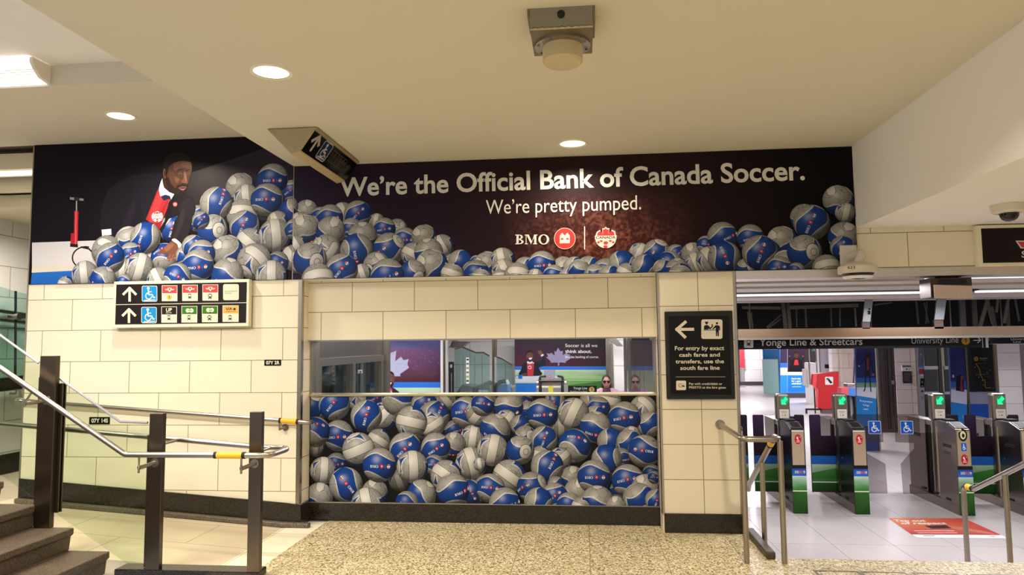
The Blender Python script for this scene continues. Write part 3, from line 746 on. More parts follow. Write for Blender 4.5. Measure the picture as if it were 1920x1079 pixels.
for ex, wd in ((742, 24), (818, 16)):
    pr.poly(q([(ex-wd*1.2,262),(ex,240),(ex+wd*1.2,256),(ex,270)]), '#452a1d', 3); pr.poly(q([(ex-wd,266),(ex-2,247),(ex+wd,262),(ex,272)]), '#6a4432', 3); pr.poly(q([(ex-wd*.9,271),(ex,267),(ex+wd*.9,269),(ex+2,279)]), '#1a0e0b', 3); pr.poly(q([(ex-wd*.6,273),(ex-wd*.2,271),(ex-wd*.1,276)]), '#a89a90'); pr.poly(q([(ex+wd*.35,271),(ex+wd*.7,270),(ex+wd*.4,275)]), '#a89a90')
    pr.line(q([(ex-wd-4,240),(ex-4,226),(ex+wd,232)]), 1.5, '#150c0a'); pr.line(q([(ex-wd,290),(ex,296),(ex+wd,288)]), .6, '#4a2c20')
pr.poly(q([(708,376),(735,360),(768,352),(802,360),(806,376),(770,370),(738,374),(716,386)]), '#180d0a', sm)
pr.poly(q([(726,388),(752,377),(776,375),(799,381),(788,398),(768,411),(745,403)]), '#7a4a48', sm); pr.poly(q([(738,398),(765,397),(786,394),(768,408),(750,405)]), '#a06a68', sm); pr.poly(q([(730,390),(760,387),(796,385),(770,394)]), '#24100f', 3)
pr.poly(q([(745,415),(770,425),(760,436),(735,430)]), '#120a08', 3)
# forearm, cuff and hand on the ball
pr.poly(q([(668,848),(700,835),(752,880),(748,905),(728,920),(712,880)]), '#e6e4ea', sm)
pr.poly(q([(665,858),(712,878),(724,905),(735,945),(728,985),(705,1000),(690,1018),(668,1015),(650,1025),(625,1012),(640,975),(615,975),(580,965),(545,980),(552,955),(600,915),(640,880)]), '#7a4c38', 3)
for a in ([(640,985),(636,1012),(628,1026),(648,1030),(668,975)], [(672,980),(664,1008),(658,1022),(680,1024),(694,972)], [(700,970),(694,1000),(690,1012),(706,1008),(718,960)], [(722,950),(722,985),(716,1000),(732,992),(737,940)]):
    pr.poly(q(a), '#8d5c46', 3)
for a in ([(668,978),(660,1010)], [(696,972),(688,1008)], [(718,958),(712,990)], [(640,960),(600,968)]): pr.line(q(a), .7, '#43261b')
for a in ((634,1020), (664,1016), (696,1006), (724,992), (552,974)): pr.disc(*q([a])[0], .95, '#c99a86')
pr.poly(q([(600,920),(650,880),(690,885),(665,920),(620,950)]), '#93614b', 3)
footballs(pr, z, 2.996, [(1350,455,82,'C',50),(1640,475,62,'L'),(1532,410,88,'L',0),(1385,510,72,'S',8),(1362,610,88,'T',70),(1215,545,92,'R',65),(1500,525,92,'L',0),(1640,590,72,'B'),(1560,650,62,'S'),(1375,670,86,'L',65),(1195,695,86,'B',10),(1405,770,85,'S',50),
 (1545,725,92,'S',5),(1660,690,60,'L',20),(1650,850,72,'S',40),(1560,880,65,'L',0,.7),(1130,640,50,'L',50,.7),(1045,840,58,'W'),(1085,785,62,'L',60),(1280,812,88,'C',60),(1135,830,78,'L',20),(1430,870,98,'T',30),(1525,955,88,'S',0),(1280,945,92,'M',-15),(1115,895,90,'L',5),
 (725,755,78,'W'),(820,738,86,'R',-110),(600,810,82,'T',40),(735,828,62,'L',30),(690,915,62,'S'),(622,852,84,'L',50),(785,908,82,'S',-15),(890,968,62,'S',30),(1000,960,78,'L',-25),(480,945,74,'S',10),(582,978,76,'M',-30),(372,1002,46,'S',70),(700,985,40,'L')])
pr.done('print', tlp)

# ---- football panel under the window
tp = thing('football_poster', 'wide panel printed edge to edge with footballs beneath the window', 'banner', (-1.05, DW, .7))
m = MB(); m.box(-2.785, .698, DW-.01, DW-.0005, .175, 1.238); tpp = m.build('panel', plain('printed black', '#060508', .4, spec=.2), tp)
PB = (-2.775, .690, .188, 1.236)
pr = wallprint(DW-.01, lift=.0005, bounds=PB)
z = zoomed(580, 740, 4.906)
footballs(pr, z, 4.906, [(450,40,110,'T',30,.6),(630,40,110,'L',20,.5),(940,60,100,'S',60,.5),(1260,40,110,'S',40,.7),(250,640,100,'L',10,.5),(770,180,100,'S',30,.5),(1000,330,90,'L',20,.5),(1330,330,90,'R',10,.55),(830,790,100,'S',20,.3),(60,480,90,'S',0,.5),(1240,830,80,'L',0,.5),(1480,760,100,'S',20,.5),
 (40,120,135,'Q',70,.8),(230,90,146,'L',50),(690,195,125,'S',-40),(820,40,155,'M',180,.95),(1055,90,120,'L',50,.85),(1150,200,140,'R',60,.85),(1130,280,118,'S',-60),(1620,90,120,'L',-5,.9),(525,200,146,'L',75),(940,255,146,'S',78),(1445,165,146,'L',5),
 (270,380,140,'L',5,.8),(60,345,135,'N',0,.85),(1510,400,120,'S',-8),(640,430,112,'S',60,.75),(1330,460,112,'C',10,.8),(455,505,150,'S',-68),(885,500,150,'L',45),(1165,490,136,'L',35),(1500,630,0.1,'S'),(130,700,122,'S',-4,.95),(1150,650,95,'L',0,.75),
 (950,665,146,'S',2),(1490,632,146,'S',15),(95,940,125,'C',0),(605,900,120,'C',20,.8),(1260,750,145,'S',55),(340,830,156,'L',130),(647,650,155,'L',0),(1640,860,125,'L',0,.85),(1500,900,115,'L',-60,.8),(540,1010,152,'S',15),(1035,920,135,'M',-40),(900,1000,110,'L',-20,.8),(1320,880,154,'R',15)])
z = zoomed(900, 740, 4.906)
footballs(pr, z, 4.906, [(380,60,110,'L',0,.6),(440,150,90,'W',0,.7),(690,70,100,'L',-70,.8),(0,170,130,'S',-40,.9),(30,90,110,'L',-5,.9),(265,110,135,'M',10),(1060,50,140,'W',70),(1170,60,130,'S',80),(1090,130,112,'L',20,.8),(1060,190,90,'W',20),(740,300,100,'S',0,.5),(1500,130,125,'T',20),
 (240,240,100,'S',-40,.95),(370,280,92,'W',40,.8),(860,175,146,'S',-25),(575,180,146,'L',4),(140,320,142,'M',-20,.9),(420,390,105,'B',20,.8),(1560,275,118,'W',15),(1330,215,152,'L',10),(1060,300,146,'M',-10),(1390,380,90,'C',0),
 (1200,430,122,'W',60),(1370,440,118,'W',20),(590,415,126,'L',70),(1300,580,90,'R',0,.7),(1510,520,152,'L',172),(870,470,154,'N',-12),(560,560,90,'S',70,.9),(120,510,146,'S',-12),(370,510,132,'B',-10),(0,640,60,'S',10),(740,590,105,'S',-50,.85),(1165,600,142,'W',90),(850,770,115,'C',0,.8),(1580,730,90,'L',10,.5),(1280,880,90,'R',0,.5),
 (620,665,152,'R',60),(700,830,80,'W',10,.8),(270,750,152,'S',55),(1360,790,152,'L',12),(480,850,140,'Q',20,.85),(100,860,132,'L',-5),(900,890,125,'C',-10),(1050,755,156,'L',2),(1520,860,130,'C',30),(1600,760,60,'L',0,.6),(690,935,125,'L',40),(540,985,132,'W',50),(1080,990,155,'M',0),(230,1000,145,'R',15),(820,1010,115,'L',5),(930,1030,90,'S',70),(1460,960,150,'W',10),(1620,970,105,'L',70),(1250,1020,90,'C')])
pr.done('print', tpp)
m = MB(); m.box(-2.787, .70, DW-.016, DW-.0101, .176, .188); m.box(.689, .70, DW-.016, DW-.0101, .188, 1.238); m.build('edge_strip', m_steel, tp)

# ------------------------------------------------------------------ pictograms (unit square, y down)
def unit(x0, y0, x1, y1): return lambda x, y: (x0+(x1-x0)*x, y0+(y1-y0)*y)
def wheelchair(pr, u, col, wd, ramp=True):
    L = lambda pts, k=1.: pr.line([u(*p) for p in pts], wd*k, col)
    c = u(.42, .16); e = u(.51, .16); pr.disc(*c, abs(e[0]-c[0]), col)
    L([(.42,.26),(.45,.56),(.68,.56)], 1.25); L([(.44,.38),(.63,.38)], .9); L([(.68,.56),(.77,.76),(.86,.73)], 1.05)
    L([(.36,.45),(.27,.55),(.25,.68),(.32,.80),(.45,.85),(.58,.80),(.65,.68)], .95)
    if ramp: L([(.16,.93),(.88,.89)], .9)
def arrow(pr, u, col, wd):
    pr.line([u(.5,1),u(.5,.12)], wd, col); pr.line([u(.04,.52),u(.5,.06)], wd, col); pr.line([u(.5,.06),u(.96,.52)], wd, col)
def vehicle(pr, u, col='#181416', bus=False, win='#e9e0c4'):
    pr.poly([u(*p) for p in ((.15,.08),(.3,.0),(.7,.0),(.85,.08),(.85,.85),(.15,.85))], col)
    pr.poly([u(*p) for p in ((.22,.16),(.78,.16),(.78,.5),(.22,.5))], win)
    pr.disc(*u(.28,.68), abs(u(.07,0)[0]-u(0,0)[0]), win); pr.disc(*u(.72,.68), abs(u(.07,0)[0]-u(0,0)[0]), win)
    if bus:
        for x in (.16, .66): pr.poly([u(x,.85),u(x+.18,.85),u(x+.18,1),u(x,1)], col)
        for x in (.02, .88): pr.poly([u(x,.2),u(x+.1,.2),u(x+.1,.5),u(x,.5)], col)
    else:
        pr.line([u(.25,.85),u(.08,1.05)], .5, col); pr.line([u(.75,.85),u(.92,1.05)], .5, col)
def wings(pr, u, col):
    pr.poly([u(*p) for p in ((0,.32),(.32,.32),(.3,.1),(.7,.1),(.68,.32),(1,.32),(.9,.55),(.66,.55),(.5,.9),(.34,.55),(.1,.55))], col)
    pr.poly([u(*p) for p in ((.4,.2),(.6,.2),(.56,.5),(.5,.62),(.44,.5))], '#d2423f')
    pr.line([u(.06,.44),u(.36,.44)], .35, '#d2423f'); pr.line([u(.64,.44),u(.94,.44)], .35, '#d2423f')

# ---- wayfinding box on the tiled wall
m_frame = plain('cream sign frame', '#e9e2c6', .45)
YS = D-.08
ts = thing('wayfinding_sign', 'wide wall sign with two rows of arrows, wheelchair and transit symbols', 'sign', (-4.2, D, 2.15))
z = zoomed(200, 515, 6.62)
c = [onY(*z(*q), YS) for q in ((85,92),(1755,55),(1775,640),(75,668))]
X0, X1, Z0, Z1 = (c[0].x+c[3].x)/2, (c[1].x+c[2].x)/2, (c[2].z+c[3].z)/2, (c[0].z+c[1].z)/2
m = MB(); m.box(X0, X1, YS, D-BT-.004, Z0, Z1); m.build('housing', m_frame, ts, .004)
m = MB(); m.box(X0+.03, X1-.025, YS-.003, YS, Z0+.035, Z1-.03); fc = m.build('face', plain('brown black sign face', '#1d1515', .45, spec=.2), ts)
pr = wallprint(YS-.003, lift=.0004)
IV = '#f2ecd2'
pr.line([z(105,376), z(1750,350)], 1.1, IV)
arrow(pr, unit(*z(200,158), *z(370,330)), IV, 4.6); arrow(pr, unit(*z(192,422), *z(362,595)), IV, 4.6)
for a, b in (((437,140),(628,338)), ((430,404),(622,604))):
    p0, p1 = z(*a), z(*b); pr.rrect(*p0, *p1, 3, '#eef0ea'); pr.rrect(p0[0]+1, p0[1]+1, p1[0]-1, p1[1]-1, 2.4, '#1596dc')
    wheelchair(pr, unit(*p0, *p1), '#f4f2e6', 1.9)
def tilepic(a, b, top, split, topcol):
    p0, p1 = z(*a), z(*b); pr.rect(*p0, *p1, IV); pr.rect(p0[0]+1, p0[1]+1, p1[0]-1, p0[1]+(p1[1]-p0[1])*split, topcol)
    return p0, p1
for i, (a, b) in enumerate((((685,135),(878,332)), ((938,128),(1132,330)), ((1190,124),(1386,326)))):
    p0, p1 = tilepic(a, b, None, .5, '#dd4a4c'); wings(pr, unit(p0[0]+5.5, p0[1]+3.5, p1[0]-5.5, p0[1]+14), IV)
    if i == 0:
        pr.disc(*z(778, 284), 4.7, '#f0c04c'); pr.one(z(780, 302)[0], z(780, 302)[1], 5.4, '#2a2018')
    else: vehicle(pr, unit(*z(a[0]+66, 240), *z(a[0]+122, 306)), bus=(i == 2), win=IV)
p0, p1 = z(1446,120), z(1642,320); pr.rrect(*p0, *p1, 3.4, IV)
pr.text('Scotiabank', z(1466, 220), z(1624, 214), z(1466, 200), '#6a5f4c', .0); pr.text('Arena', z(1466, 244), z(1552, 240), z(1466, 225), '#6a5f4c', .0)
for i, (a, b, tc) in enumerate((((680,398),(874,600),'#241d1e'), ((930,392),(1126,598),'#3f7d22'), ((1184,388),(1382,594),'#3f7d22'), ((1440,384),(1640,590),'#eeb860'))):
    p0, p1 = tilepic(a, b, None, .49, tc)
    if i == 0: pr.text('UP', z(738,462), z(812,458), z(738,420), IV, .03); pr.text('Express', z(738,484), z(808,480), z(738,470), IV, .01)
    elif i < 3:
        for dx in (-21, 24):
            cc = z(a[0]+100+dx, 448 if i == 1 else 442); pr.disc(*cc, 4.0, IV)
        cc = z(a[0]+80, 446); pr.rect(cc[0]+1, cc[1]-.8, cc[0]+7, cc[1]+.5, tc)
    else: pr.text('VIA', z(1480,446), z(1560,440), z(1480,414), '#1c1816', .03); pr.line([z(1574,430), z(1602,430)], 2, '#1c1816'); pr.line([z(1588,418), z(1588,443)], 2, '#1c1816'); pr.line([z(1482,462), z(1600,456)], .7, '#6a5026')
    vehicle(pr, unit(*z(a[0]+66, 508), *z(a[0]+122, 572)), bus=(i == 2), win=IV)
pr.done('symbols', fc)

# ---- small number plates
for box, txt, lb in (((496,675,527,686), '07Y 2R', 'small black number plate reading 07Y 2R on the tiles'), ((168,782.5,206,796), '07Y 14S', 'small black number plate reading 07Y 14S behind the glass')):
    a, b = onY(box[0], box[1], D), onY(box[2], box[3], D)
    t = thing('number_plate', lb, 'sign', (a.x, D, b.z))
    m = MB(); m.box(a.x, b.x, D-.004, D, b.z, a.z); pl_ = m.build('plate', m_black, t)
    pr = wallprint(D-.004, lift=.0004); w = box[2]-box[0]; h = box[3]-box[1]
    pr.text(txt, (box[0]+w*.09, box[3]-h*.22), (box[2]-w*.09, box[3]-h*.24), (box[0]+w*.09, box[1]+h*.22), '#efe9d6', .03); pr.done('lettering', pl_)

# ---- black fare notice on the pillar
YF = D-.035
tf = thing('fare_notice', 'tall black notice with a left arrow about cash fares on the pillar', 'sign', (1.05, D, 1.8))
z = zoomed(1230, 570, 5.394)
a, b, c2, d2 = (onY(*q, YF) for q in ((1245,585),(1374,582.5),(1378.5,750),(1252,748.5)))
X0, X1, Z0, Z1 = (a.x+d2.x)/2, (b.x+c2.x)/2, (c2.z+d2.z)/2, (a.z+b.z)/2
m = MB(); m.box(X0, X1, YF, D-.001, Z0, Z1); m.build('housing', m_rubber, tf, .006)
m = MB(); m.box(X0+.035, X1-.035, YF-.003, YF, Z0+.035, Z1-.045); fc = m.build('face', plain('black notice face', '#09080a', .4, spec=.2), tf)
pr = wallprint(YF-.003, lift=.0004); IW = '#efe6d2'
pr.line([z(205,260), z(378,258)], 5.6, IW); pr.line([z(300,182), z(208,262)], 5.6, IW); pr.line([z(208,256), z(296,340)], 5.6, IW)
pr.rrect(*z(458,158), *z(672,356), 4, IW)
u = unit(*z(458,158), *z(672,356)); K = '#14110f'
pr.disc(*u(.25,.2), 2.2, K); pr.poly([u(.17,.12),u(.33,.12),u(.33,.18),u(.17,.18)], K)
pr.poly([u(.12,.52),u(.13,.34),u(.2,.29),u(.3,.29),u(.38,.36),u(.42,.42),u(.5,.34),u(.48,.24),u(.53,.24),u(.56,.36),u(.42,.52),u(.34,.46),u(.34,.52)], K)
pr.line([u(.11,.55), u(.72,.54)], 1.2, K)
pr.disc(*u(.74,.2), 2.1, K); pr.poly([u(.67,.3),u(.8,.3),u(.88,.36),u(.89,.56),u(.84,.56),u(.83,.42),u(.83,.86),u(.77,.86),u(.76,.6),u(.74,.86),u(.69,.86),u(.68,.42),u(.55,.52),u(.52,.48)], K)
for i, (tx, x0, x1, yb) in enumerate((('For entry by exact', 190, 690, 470), ('cash fares and', 234, 646, 536), ('transfers, use the', 198, 688, 603), ('south fare line', 246, 644, 669))):
    pr.text(tx, z(x0, yb), z(x1, yb-2), z(x0, yb-41 if i in (0,) else yb-39), IW, .018)
pr.line([z(202,741), z(700,740)], .9, '#b8b0a2'); pr.line([z(170,920), z(755,926)], .5, '#4a4640')
pr.rrect(*z(204,778), *z(304,874), 2, IW)
u = unit(*z(204,778), *z(304,874))
pr.line([u(.5+.3*math.cos(k*PI/8), .5+.2*math.sin(k*PI/8)) for k in range(17)], .5, K); pr.line([u(.42+.14*math.cos(k*PI/6), .5+.12*math.sin(k*PI/6)) for k in range(13)], .5, K)
pr.poly([u(.55,.5),u(.75,.5),u(.88,.62),u(.82,.68),u(.6,.6)], K)
pr.text('Pay with credit/debit or', z(334,820), z(670,821), z(334,798), IW, .012); pr.text('PRESTO at the fare gates', z(334,857), z(706,858), z(334,835), IW, .012)
pr.done('lettering', fc)

# ---- framed sign over the opening, cut by the right edge
YB = D-.06
t = thing('station_sign', 'dark framed sign with a red emblem over the opening at right', 'sign', (4.1, D, 2.6))
a, b = onY(1829, 422, YB), onY(1836, 500, YB); Xl, Zt, Zb = (a.x+b.x)/2, a.z-.005, b.z
m = MB(); m.box(Xl, Xl+1.3, YB, D, Zb, Zt); m.build('housing', m_frame, t, .004)
m = MB(); m.box(Xl+.04, Xl+1.26, YB-.003, YB, Zb+.03, Zt-.03); fc = m.build('face', plain('maroon black sign face', '#150a0d', .4, spec=.2), t)
pr = wallprint(YB-.003, lift=.0004)
u = unit(1905, 450, 1960, 476)
pr.poly([u(*p) for p in ((-.02,.06),(1.02,.06),(.84,.62),(.62,.62),(.5,1.0),(.38,.62),(.16,.62))], '#f0e6e2'); pr.poly([u(*p) for p in ((.05,.14),(.95,.14),(.8,.54),(.58,.54),(.5,.86),(.42,.54),(.2,.54))], '#d8404e')
pr.text('S', (1915.5, 483), (1924, 483), (1915.5, 471), '#efeae6', .02)
pr.done('emblem', fc)

# ---- wedge shaped elevator sign hung under the ceiling
y0, y1 = 5.58, 6.70
A, B_, C_, E_ = onZ(503,243,ZC), onZ(592,237,ZC), onY(562,284,y0), onY(546,289,y0)
sec = [(A.x, ZC-.004), (B_.x, ZC-.004), (C_.x, C_.z), (E_.x, E_.z)]
t = thing('hanging_sign', 'wedge shaped sign with arrow and wheelchair symbol hanging under the ceiling', 'sign', (A.x, 6.1, ZC))
m = MB(); m.prism([(x, y0+.012, zz) for x, zz in sec], (0, y1-y0-.024, 0)); m.build('housing', plain('beige sign housing', '#b7a883', .5), t, .006)
m = MB(); m.prism([(x, y0, zz) for x, zz in sec], (0, .012, 0)); m.build('end_plate', plain('beige end plate', '#a89a7c', .5), t, .004)
for x, zz in ((A.x+.07, ZC-.035), (B_.x-.04, ZC-.03), (C_.x-.0, C_.z+.045), (E_.x+.025, E_.z+.06)): m = MB(); m.cyl((x, y0-.004, zz), (x, y0+.002, zz), .007, 8); m.build('screw', m_steel, t)
top, bot = Vector((B_.x, 0, ZC-.004)), Vector((C_.x, 0, C_.z)); ev = (top-bot); hgt = ev.length; ev.normalize(); nn = Vector((1,0,0)); nn = (nn-ev*nn.dot(ev)).normalized()
o3 = Vector((C_.x, y0, C_.z))
place = lambda u_, v_: o3 + Vector((0,1,0))*u_ + ev*v_
m = MB(); m.prism([place(.015, .012)+nn*.0005, place(y1-y0-.015, .012)+nn*.0005, place(y1-y0-.015, hgt-.03)+nn*.0005, place(.015, hgt-.03)+nn*.0005], nn*.004); fc = m.build('face', plain('black sign glass', '#060607', .2, spec=.25), t)
m = MB(); m.prism([place(.0, hgt-.028)+nn*.0005, place(y1-y0, hgt-.028)+nn*.0005, place(y1-y0, hgt)+nn*.0005, place(.0, hgt)+nn*.0005], nn*.012); m.build('top_rail', plain('beige sign rail', '#9c8e70', .5), t)
pr = Print(lambda p: p, place, nn, lift=.0052)
W_ = y1-y0
u = lambda x, y: (.06+x*.16, hgt*(.86-.62*y)); arrow(pr, u, '#b9b3a8', .034)
pr.rrect(.27, hgt*.13, .47, hgt*.88, .03, '#c6c8cc'); pr.rrect(.279, hgt*.13+.009, .461, hgt*.88-.009, .024, '#16305e')
wheelchair(pr, lambda x, y: (.275+x*.19, hgt*(.84-.67*y)), '#c9cbd0', .014)
for k in range(5):
    x = .52+k*.075
    pr.line([(x, hgt*.3), (x+.068, hgt*.3), (x+.068, hgt*.74), (x, hgt*.74), (x, hgt*.3)], .005, '#57524e')
    g = '#6a2f2a' if k < 3 else '#5d5853'
    pr.line([(x+.015, hgt*.37), (x+.015, hgt*.67), (x+.034, hgt*.5), (x+.053, hgt*.67), (x+.053, hgt*.37)], .005, g)
pr.done('symbols', fc)

# ---- stainless detector box on the ceiling
t = thing('ceiling_detector', 'stainless bracket with a cream drum fixed to the main ceiling', 'detector', (-.1, 3.9, ZC))
m_br = brushed('dull steel bracket', '#8b8069', .42, 0)
ya, = (onZ(1052, 13, ZC).y,)
zb = onY(1052, 52, ya+.02).z
xa, xb = onY(993, 50, ya).x, onY(1112, 50, ya).x
m = MB(); m.prism([(xa, ya, ZC), (xb, ya, ZC), (xb, ya+.03, zb), (xa, ya+.03, zb)], (0, .006, 0)); m.build('hinged_flap', m_br, t)
yb = onZ(1052, 102, zb).y
m = MB(); m.box(xa, xb, ya+.03, yb, zb-.004, zb+.004); m.build('base_plate', m_br, t, .001)
m = MB(); m.box(xa-.012, xa-.001, ya, ya+.22, zb+.06, ZC); m.build('side_bracket', m_br, t)
m = MB(); m.box(xb+.001, xb+.012, ya, ya+.22, zb+.02, ZC); m.build('side_bracket', m_br, t)
m = MB(); m.cyl((xa, ya+.028, zb+.003), (xb, ya+.028, zb+.003), .006, 10)
for k in range(9): m.cyl((xa+.02+k*(xb-xa-.05)/8, ya+.024, zb+.003), (xa+.036+k*(xb-xa-.05)/8, ya+.024, zb+.003), .009, 10)
m.build('hinge', m_steel, t)
xc = (xa+xb)/2
m = MB(); m.cyl((xc-.0, ya+.012, zb+.07), (xc, ya-.0, zb+.07), .021, 18); m.build('plug', m_rubber, t)
yd = (ya+yb)/2+.05; rd = (xb-xa)*.335
m = MB(); m.lathe([(rd+.045, 0), (rd+.045, -.012), (rd+.0, -.014)], (xc, yd, zb-.004), caps=False, n=40)
for k in range(8): m.cyl((xc+(rd+.028)*math.cos(k*PI/4+.3), yd+(rd+.028)*math.sin(k*PI/4+.3), zb-.012), (xc+(rd+.028)*math.cos(k*PI/4+.3), yd+(rd+.028)*math.sin(k*PI/4+.3), zb-.026), .008, 8)
m.build('clamp_ring', m_steel, t, smooth=True)
m = MB(); m.lathe([(rd, -.005), (rd, -.10), (rd-.012, -.115), (rd-.05, -.12), (.002, -.121)], (xc, yd, zb), n=40); m.build('drum', plain('yellowed cream plastic', '#c4b58e', .45), t, smooth=True)

# ---- cameras
t = thing('dome_camera', 'white dome camera under the bulkhead at the right edge', 'camera', (3.375, 5.95, 2.79))
c0 = onZ(1891, 384, 2.79); m_cam = plain('off white camera plastic', '#d6cfc0', .4); m_dome = plain('smoked dome', '#09090b', .06)
m = MB(); m.lathe([(.125, 0), (.125, -.02), (.115, -.058), (.1, -.066), (.06, -.07)], c0, n=36); m.build('housing', m_cam, t, smooth=True)
m = MB(); m.lathe([(.066, -.066), (.064, -.09), (.052, -.112), (.03, -.127), (.001, -.132)], c0, n=30, caps=False); dm = m.build('dome', m_dome, t, smooth=True)
m = MB(); m.lathe([(.07, -.064), (.072, -.069), (.066, -.071)], c0, n=30, caps=False); m.build('ring', m_steel, dm, smooth=True)
t = thing('wall_camera', 'cream dome camera on a wall bracket at the banner\'s right end', 'camera', (2.5, D, 2.5))
a, b = onY(1573, 461, D-.02), onY(1607, 512, D-.02)
m = MB(); m.box(a.x, b.x, D-.042, D-.022, b.z-.0, a.z); m.box(a.x+.03, b.x-.03, D-.0225, D-.013, b.z+.03, a.z-.03); m.build('wall_plate', m_cam, t, .004)
cc = onY(1608, 503, D-.22)
m = MB(); k0 = Vector(((a.x+b.x)/2+.02, D-.04, a.z-.1)); m.tube(bend([k0, k0+Vector((.03,-.19,.0)), Vector((cc.x, D-.22, cc.z+.03))], .06), .04, 16); m.build('arm', m_cam, t, smooth=True)
m = MB(); m.lathe([(.05, .055), (.10, .04), (.155, .02), (.165, .01), (.165, -.045), (.14, -.05), (.1, -.05)], cc, n=40); m.build('housing', m_cam, t, smooth=True)
m = MB(); m.lathe([(.135, -.048), (.13, -.06), (.1, -.085), (.05, -.1), (.001, -.104)], cc, n=36, caps=False); m.build('dome', m_dome, t, smooth=True)
m = MB(); m.lathe([(.125, -.072), (.13, -.08), (.10, -.098), (.095, -.092)], cc, n=36, caps=False); m.build('ring', plain('white ring', '#e8e4de', .3), t, smooth=True)
pc = onY(1594, 502, D-.385)
pr = Print(lambda p: p, lambda u_, v_: Vector((pc.x+u_, cc.y-.1665, pc.z+v_)), (0, -1, 0), lift=.001)
pr.rect(-.03, -.018, .05, .018, '#e6dfcc'); pr.text('623', (-.022, -.011), (.04, -.011), (-.022, .012), '#1a1612', .02); pr.done('number_label', t)

# ------------------------------------------------------------------ stairs, posts and rails at the left
t = thing('staircase', 'brown granite stairs climbing out of the picture at bottom left', 'stairs', (-4.3, 4, 0))
for k in range(9):
    x = -3.69-.305*k; zt = .175*(k+1)
    m = MB(); sec = [(x, zt), (x, zt-.05), (x-.022, zt-.065), (x-.035, zt-.175), (x-.36, zt-.175), (x-.36, zt)]
    m.prism([(a, 2.2, b) for a, b in sec], (0, 3.12, 0)); m.build('step', m_step, t, .008)
m = MB(); m.prism([(-3.72, 2.25, 0), (-6.4, 2.25, 0), (-6.4, 2.25, 1.4), (-6.17, 2.25, 1.4)], (0, 3.0, 0)); m.build('core', m_step, t)

tk = thing('kerb', 'dark granite kerb under the posts along the foot of the ramp', 'kerb', (-3.1, 5.36, 0))
m = MB(); m.box(-3.62, -2.47, 5.27, 5.43, 0, .055); m.build('stone', m_gran, tk, .01)

YP = 5.30
def flatpost(xl, xr, yt, base, label):
    """upright of flat steel bar; xl..xr at mid height in the photograph"""
    a, b = onY(xl, yt+60, YP-.025).x, onY(xr, yt+60, YP-.025).x; zt = onY((xl+xr)/2, yt, YP-.025).z
    t = thing('railing_post', label, 'post', ((a+b)/2, YP, base), 'flat steel posts of the stair railing')
    m = MB(); m.box(a, b, YP-.025, YP+.022, base, zt); m.build('upright', m_bronze, t, .002)
    return t, a, b, zt
GY = 5.345
# post by the steps, post in the middle, post at the loop
p1, a1, b1, t1 = flatpost(73, 103, 668, .35, 'tall flat steel post standing on the granite steps at far left')
m = MB(); m.box(a1-.045, a1+.03, YP+.023, GY-.008, .42, t1-.17); m.build('clamp_plate', m_bronze, p1, .002)
m = MB(); m.box(b1-.03, b1+.028, YP+.023, GY-.008, .46, t1-.22); m.build('clamp_plate', m_bronze, p1, .002)
m = MB(); m.box(b1-.02, b1+.03, GY+.008, GY+.022, .46, t1-.22); m.build('backing_plate', m_bronze, p1, .002)
p2, a2, b2, t2 = flatpost(279, 304, 776, .055, 'middle flat steel post of the railing where the glass ends')
m = MB(); m.box(a2-.045, a2+.02, YP+.023, GY-.008, .06, t2-.17); m.build('clamp_plate', m_bronze, p2, .002)
p3, a3, b3, t3 = flatpost(467, 490, 773, .055, 'flat steel post beside the yellow rail sleeve and loop end')
# glass infill
gm = glass('green tinted glass', '#f0f6ee', .98)
gedge = plain('polished glass edge', '#8d8b93', .25, .0)
def pane(px, label, top):
    t = thing('glass_balustrade', label, 'glass panel', onY(*px[-1], GY), 'glass sheets of the stair railing')
    m = MB(); m.prism([onY(x, y, GY-.006) for x, y in px], (0, .012, 0)); sh_ = m.build('sheet', gm, t)
    m = MB(); m.tube(bend([onY(x, y, GY) for x, y in top], .01, 3), .010, 8); m.build('edge_trim', gedge, sh_, smooth=True)
    return t
pane([(98,701),(225,791),(283,793),(274,1058),(238,1058),(92,955)], 'slanted glass panel between the steel posts beside the stairs', [(100,702),(225,791),(277,793)])
pane([(-160,512),(74,682),(63,934),(-160,780)], 'slanted glass panel above the steps left of the tall post', [(-160,512),(72,681)])
# looped handrail
YF_, YB_ = 5.12, 5.49
R_ = .021
f0 = onY(235, 856, YF_); f1 = onY(505, 852, YF_); zf = (f0.z+f1.z)/2
fl = onY(0, 691, YF_); sl = (fl-f0); fl = f0+sl*1.6
XR = onY(524, 848, 5.3).x
b0 = onY(0, 794, YB_); b1_ = onY(500, 838.5, YB_)
bs = (b0-b1_)*1.35+b1_
th = thing('handrail', 'long looped steel stair handrail with a yellow sleeve', 'handrail', (-3.2, 5.3, .9))
path = bend([fl, Vector((f0.x, YF_, zf)), Vector((XR, YF_, zf)), Vector((XR, YB_, zf)), Vector((-2.6, YB_, zf+.01)), bs], .09, 8)
m = MB(); m.tube(path, R_, 16); m.build('rail', m_steel, th, smooth=True)
def sleeve(par, pa, pb, r, band=.022):
    pa, pb = Vector(pa), Vector(pb); d = (pb-pa).normalized()
    m = MB(); m.cyl(pa+d*band, pb-d*band, r+.0035, 18); sv = lab(m.build('sleeve', plain('yellow vinyl', '#f0b418', .45), par, smooth=True), 'yellow grip sleeve')
    for e0_, e1_ in ((pa, pa+d*band), (pb-d*band, pb)): m = MB(); m.cyl(e0_, e1_, r+.0045, 18); lab(m.build('sleeve_band', m_rubber, sv, smooth=True), 'black rubber band')
sx = lambda px: onY(px, 855, YF_).x
sleeve(th, (sx(402), YF_, zf), (sx(460), YF_, zf), R_)
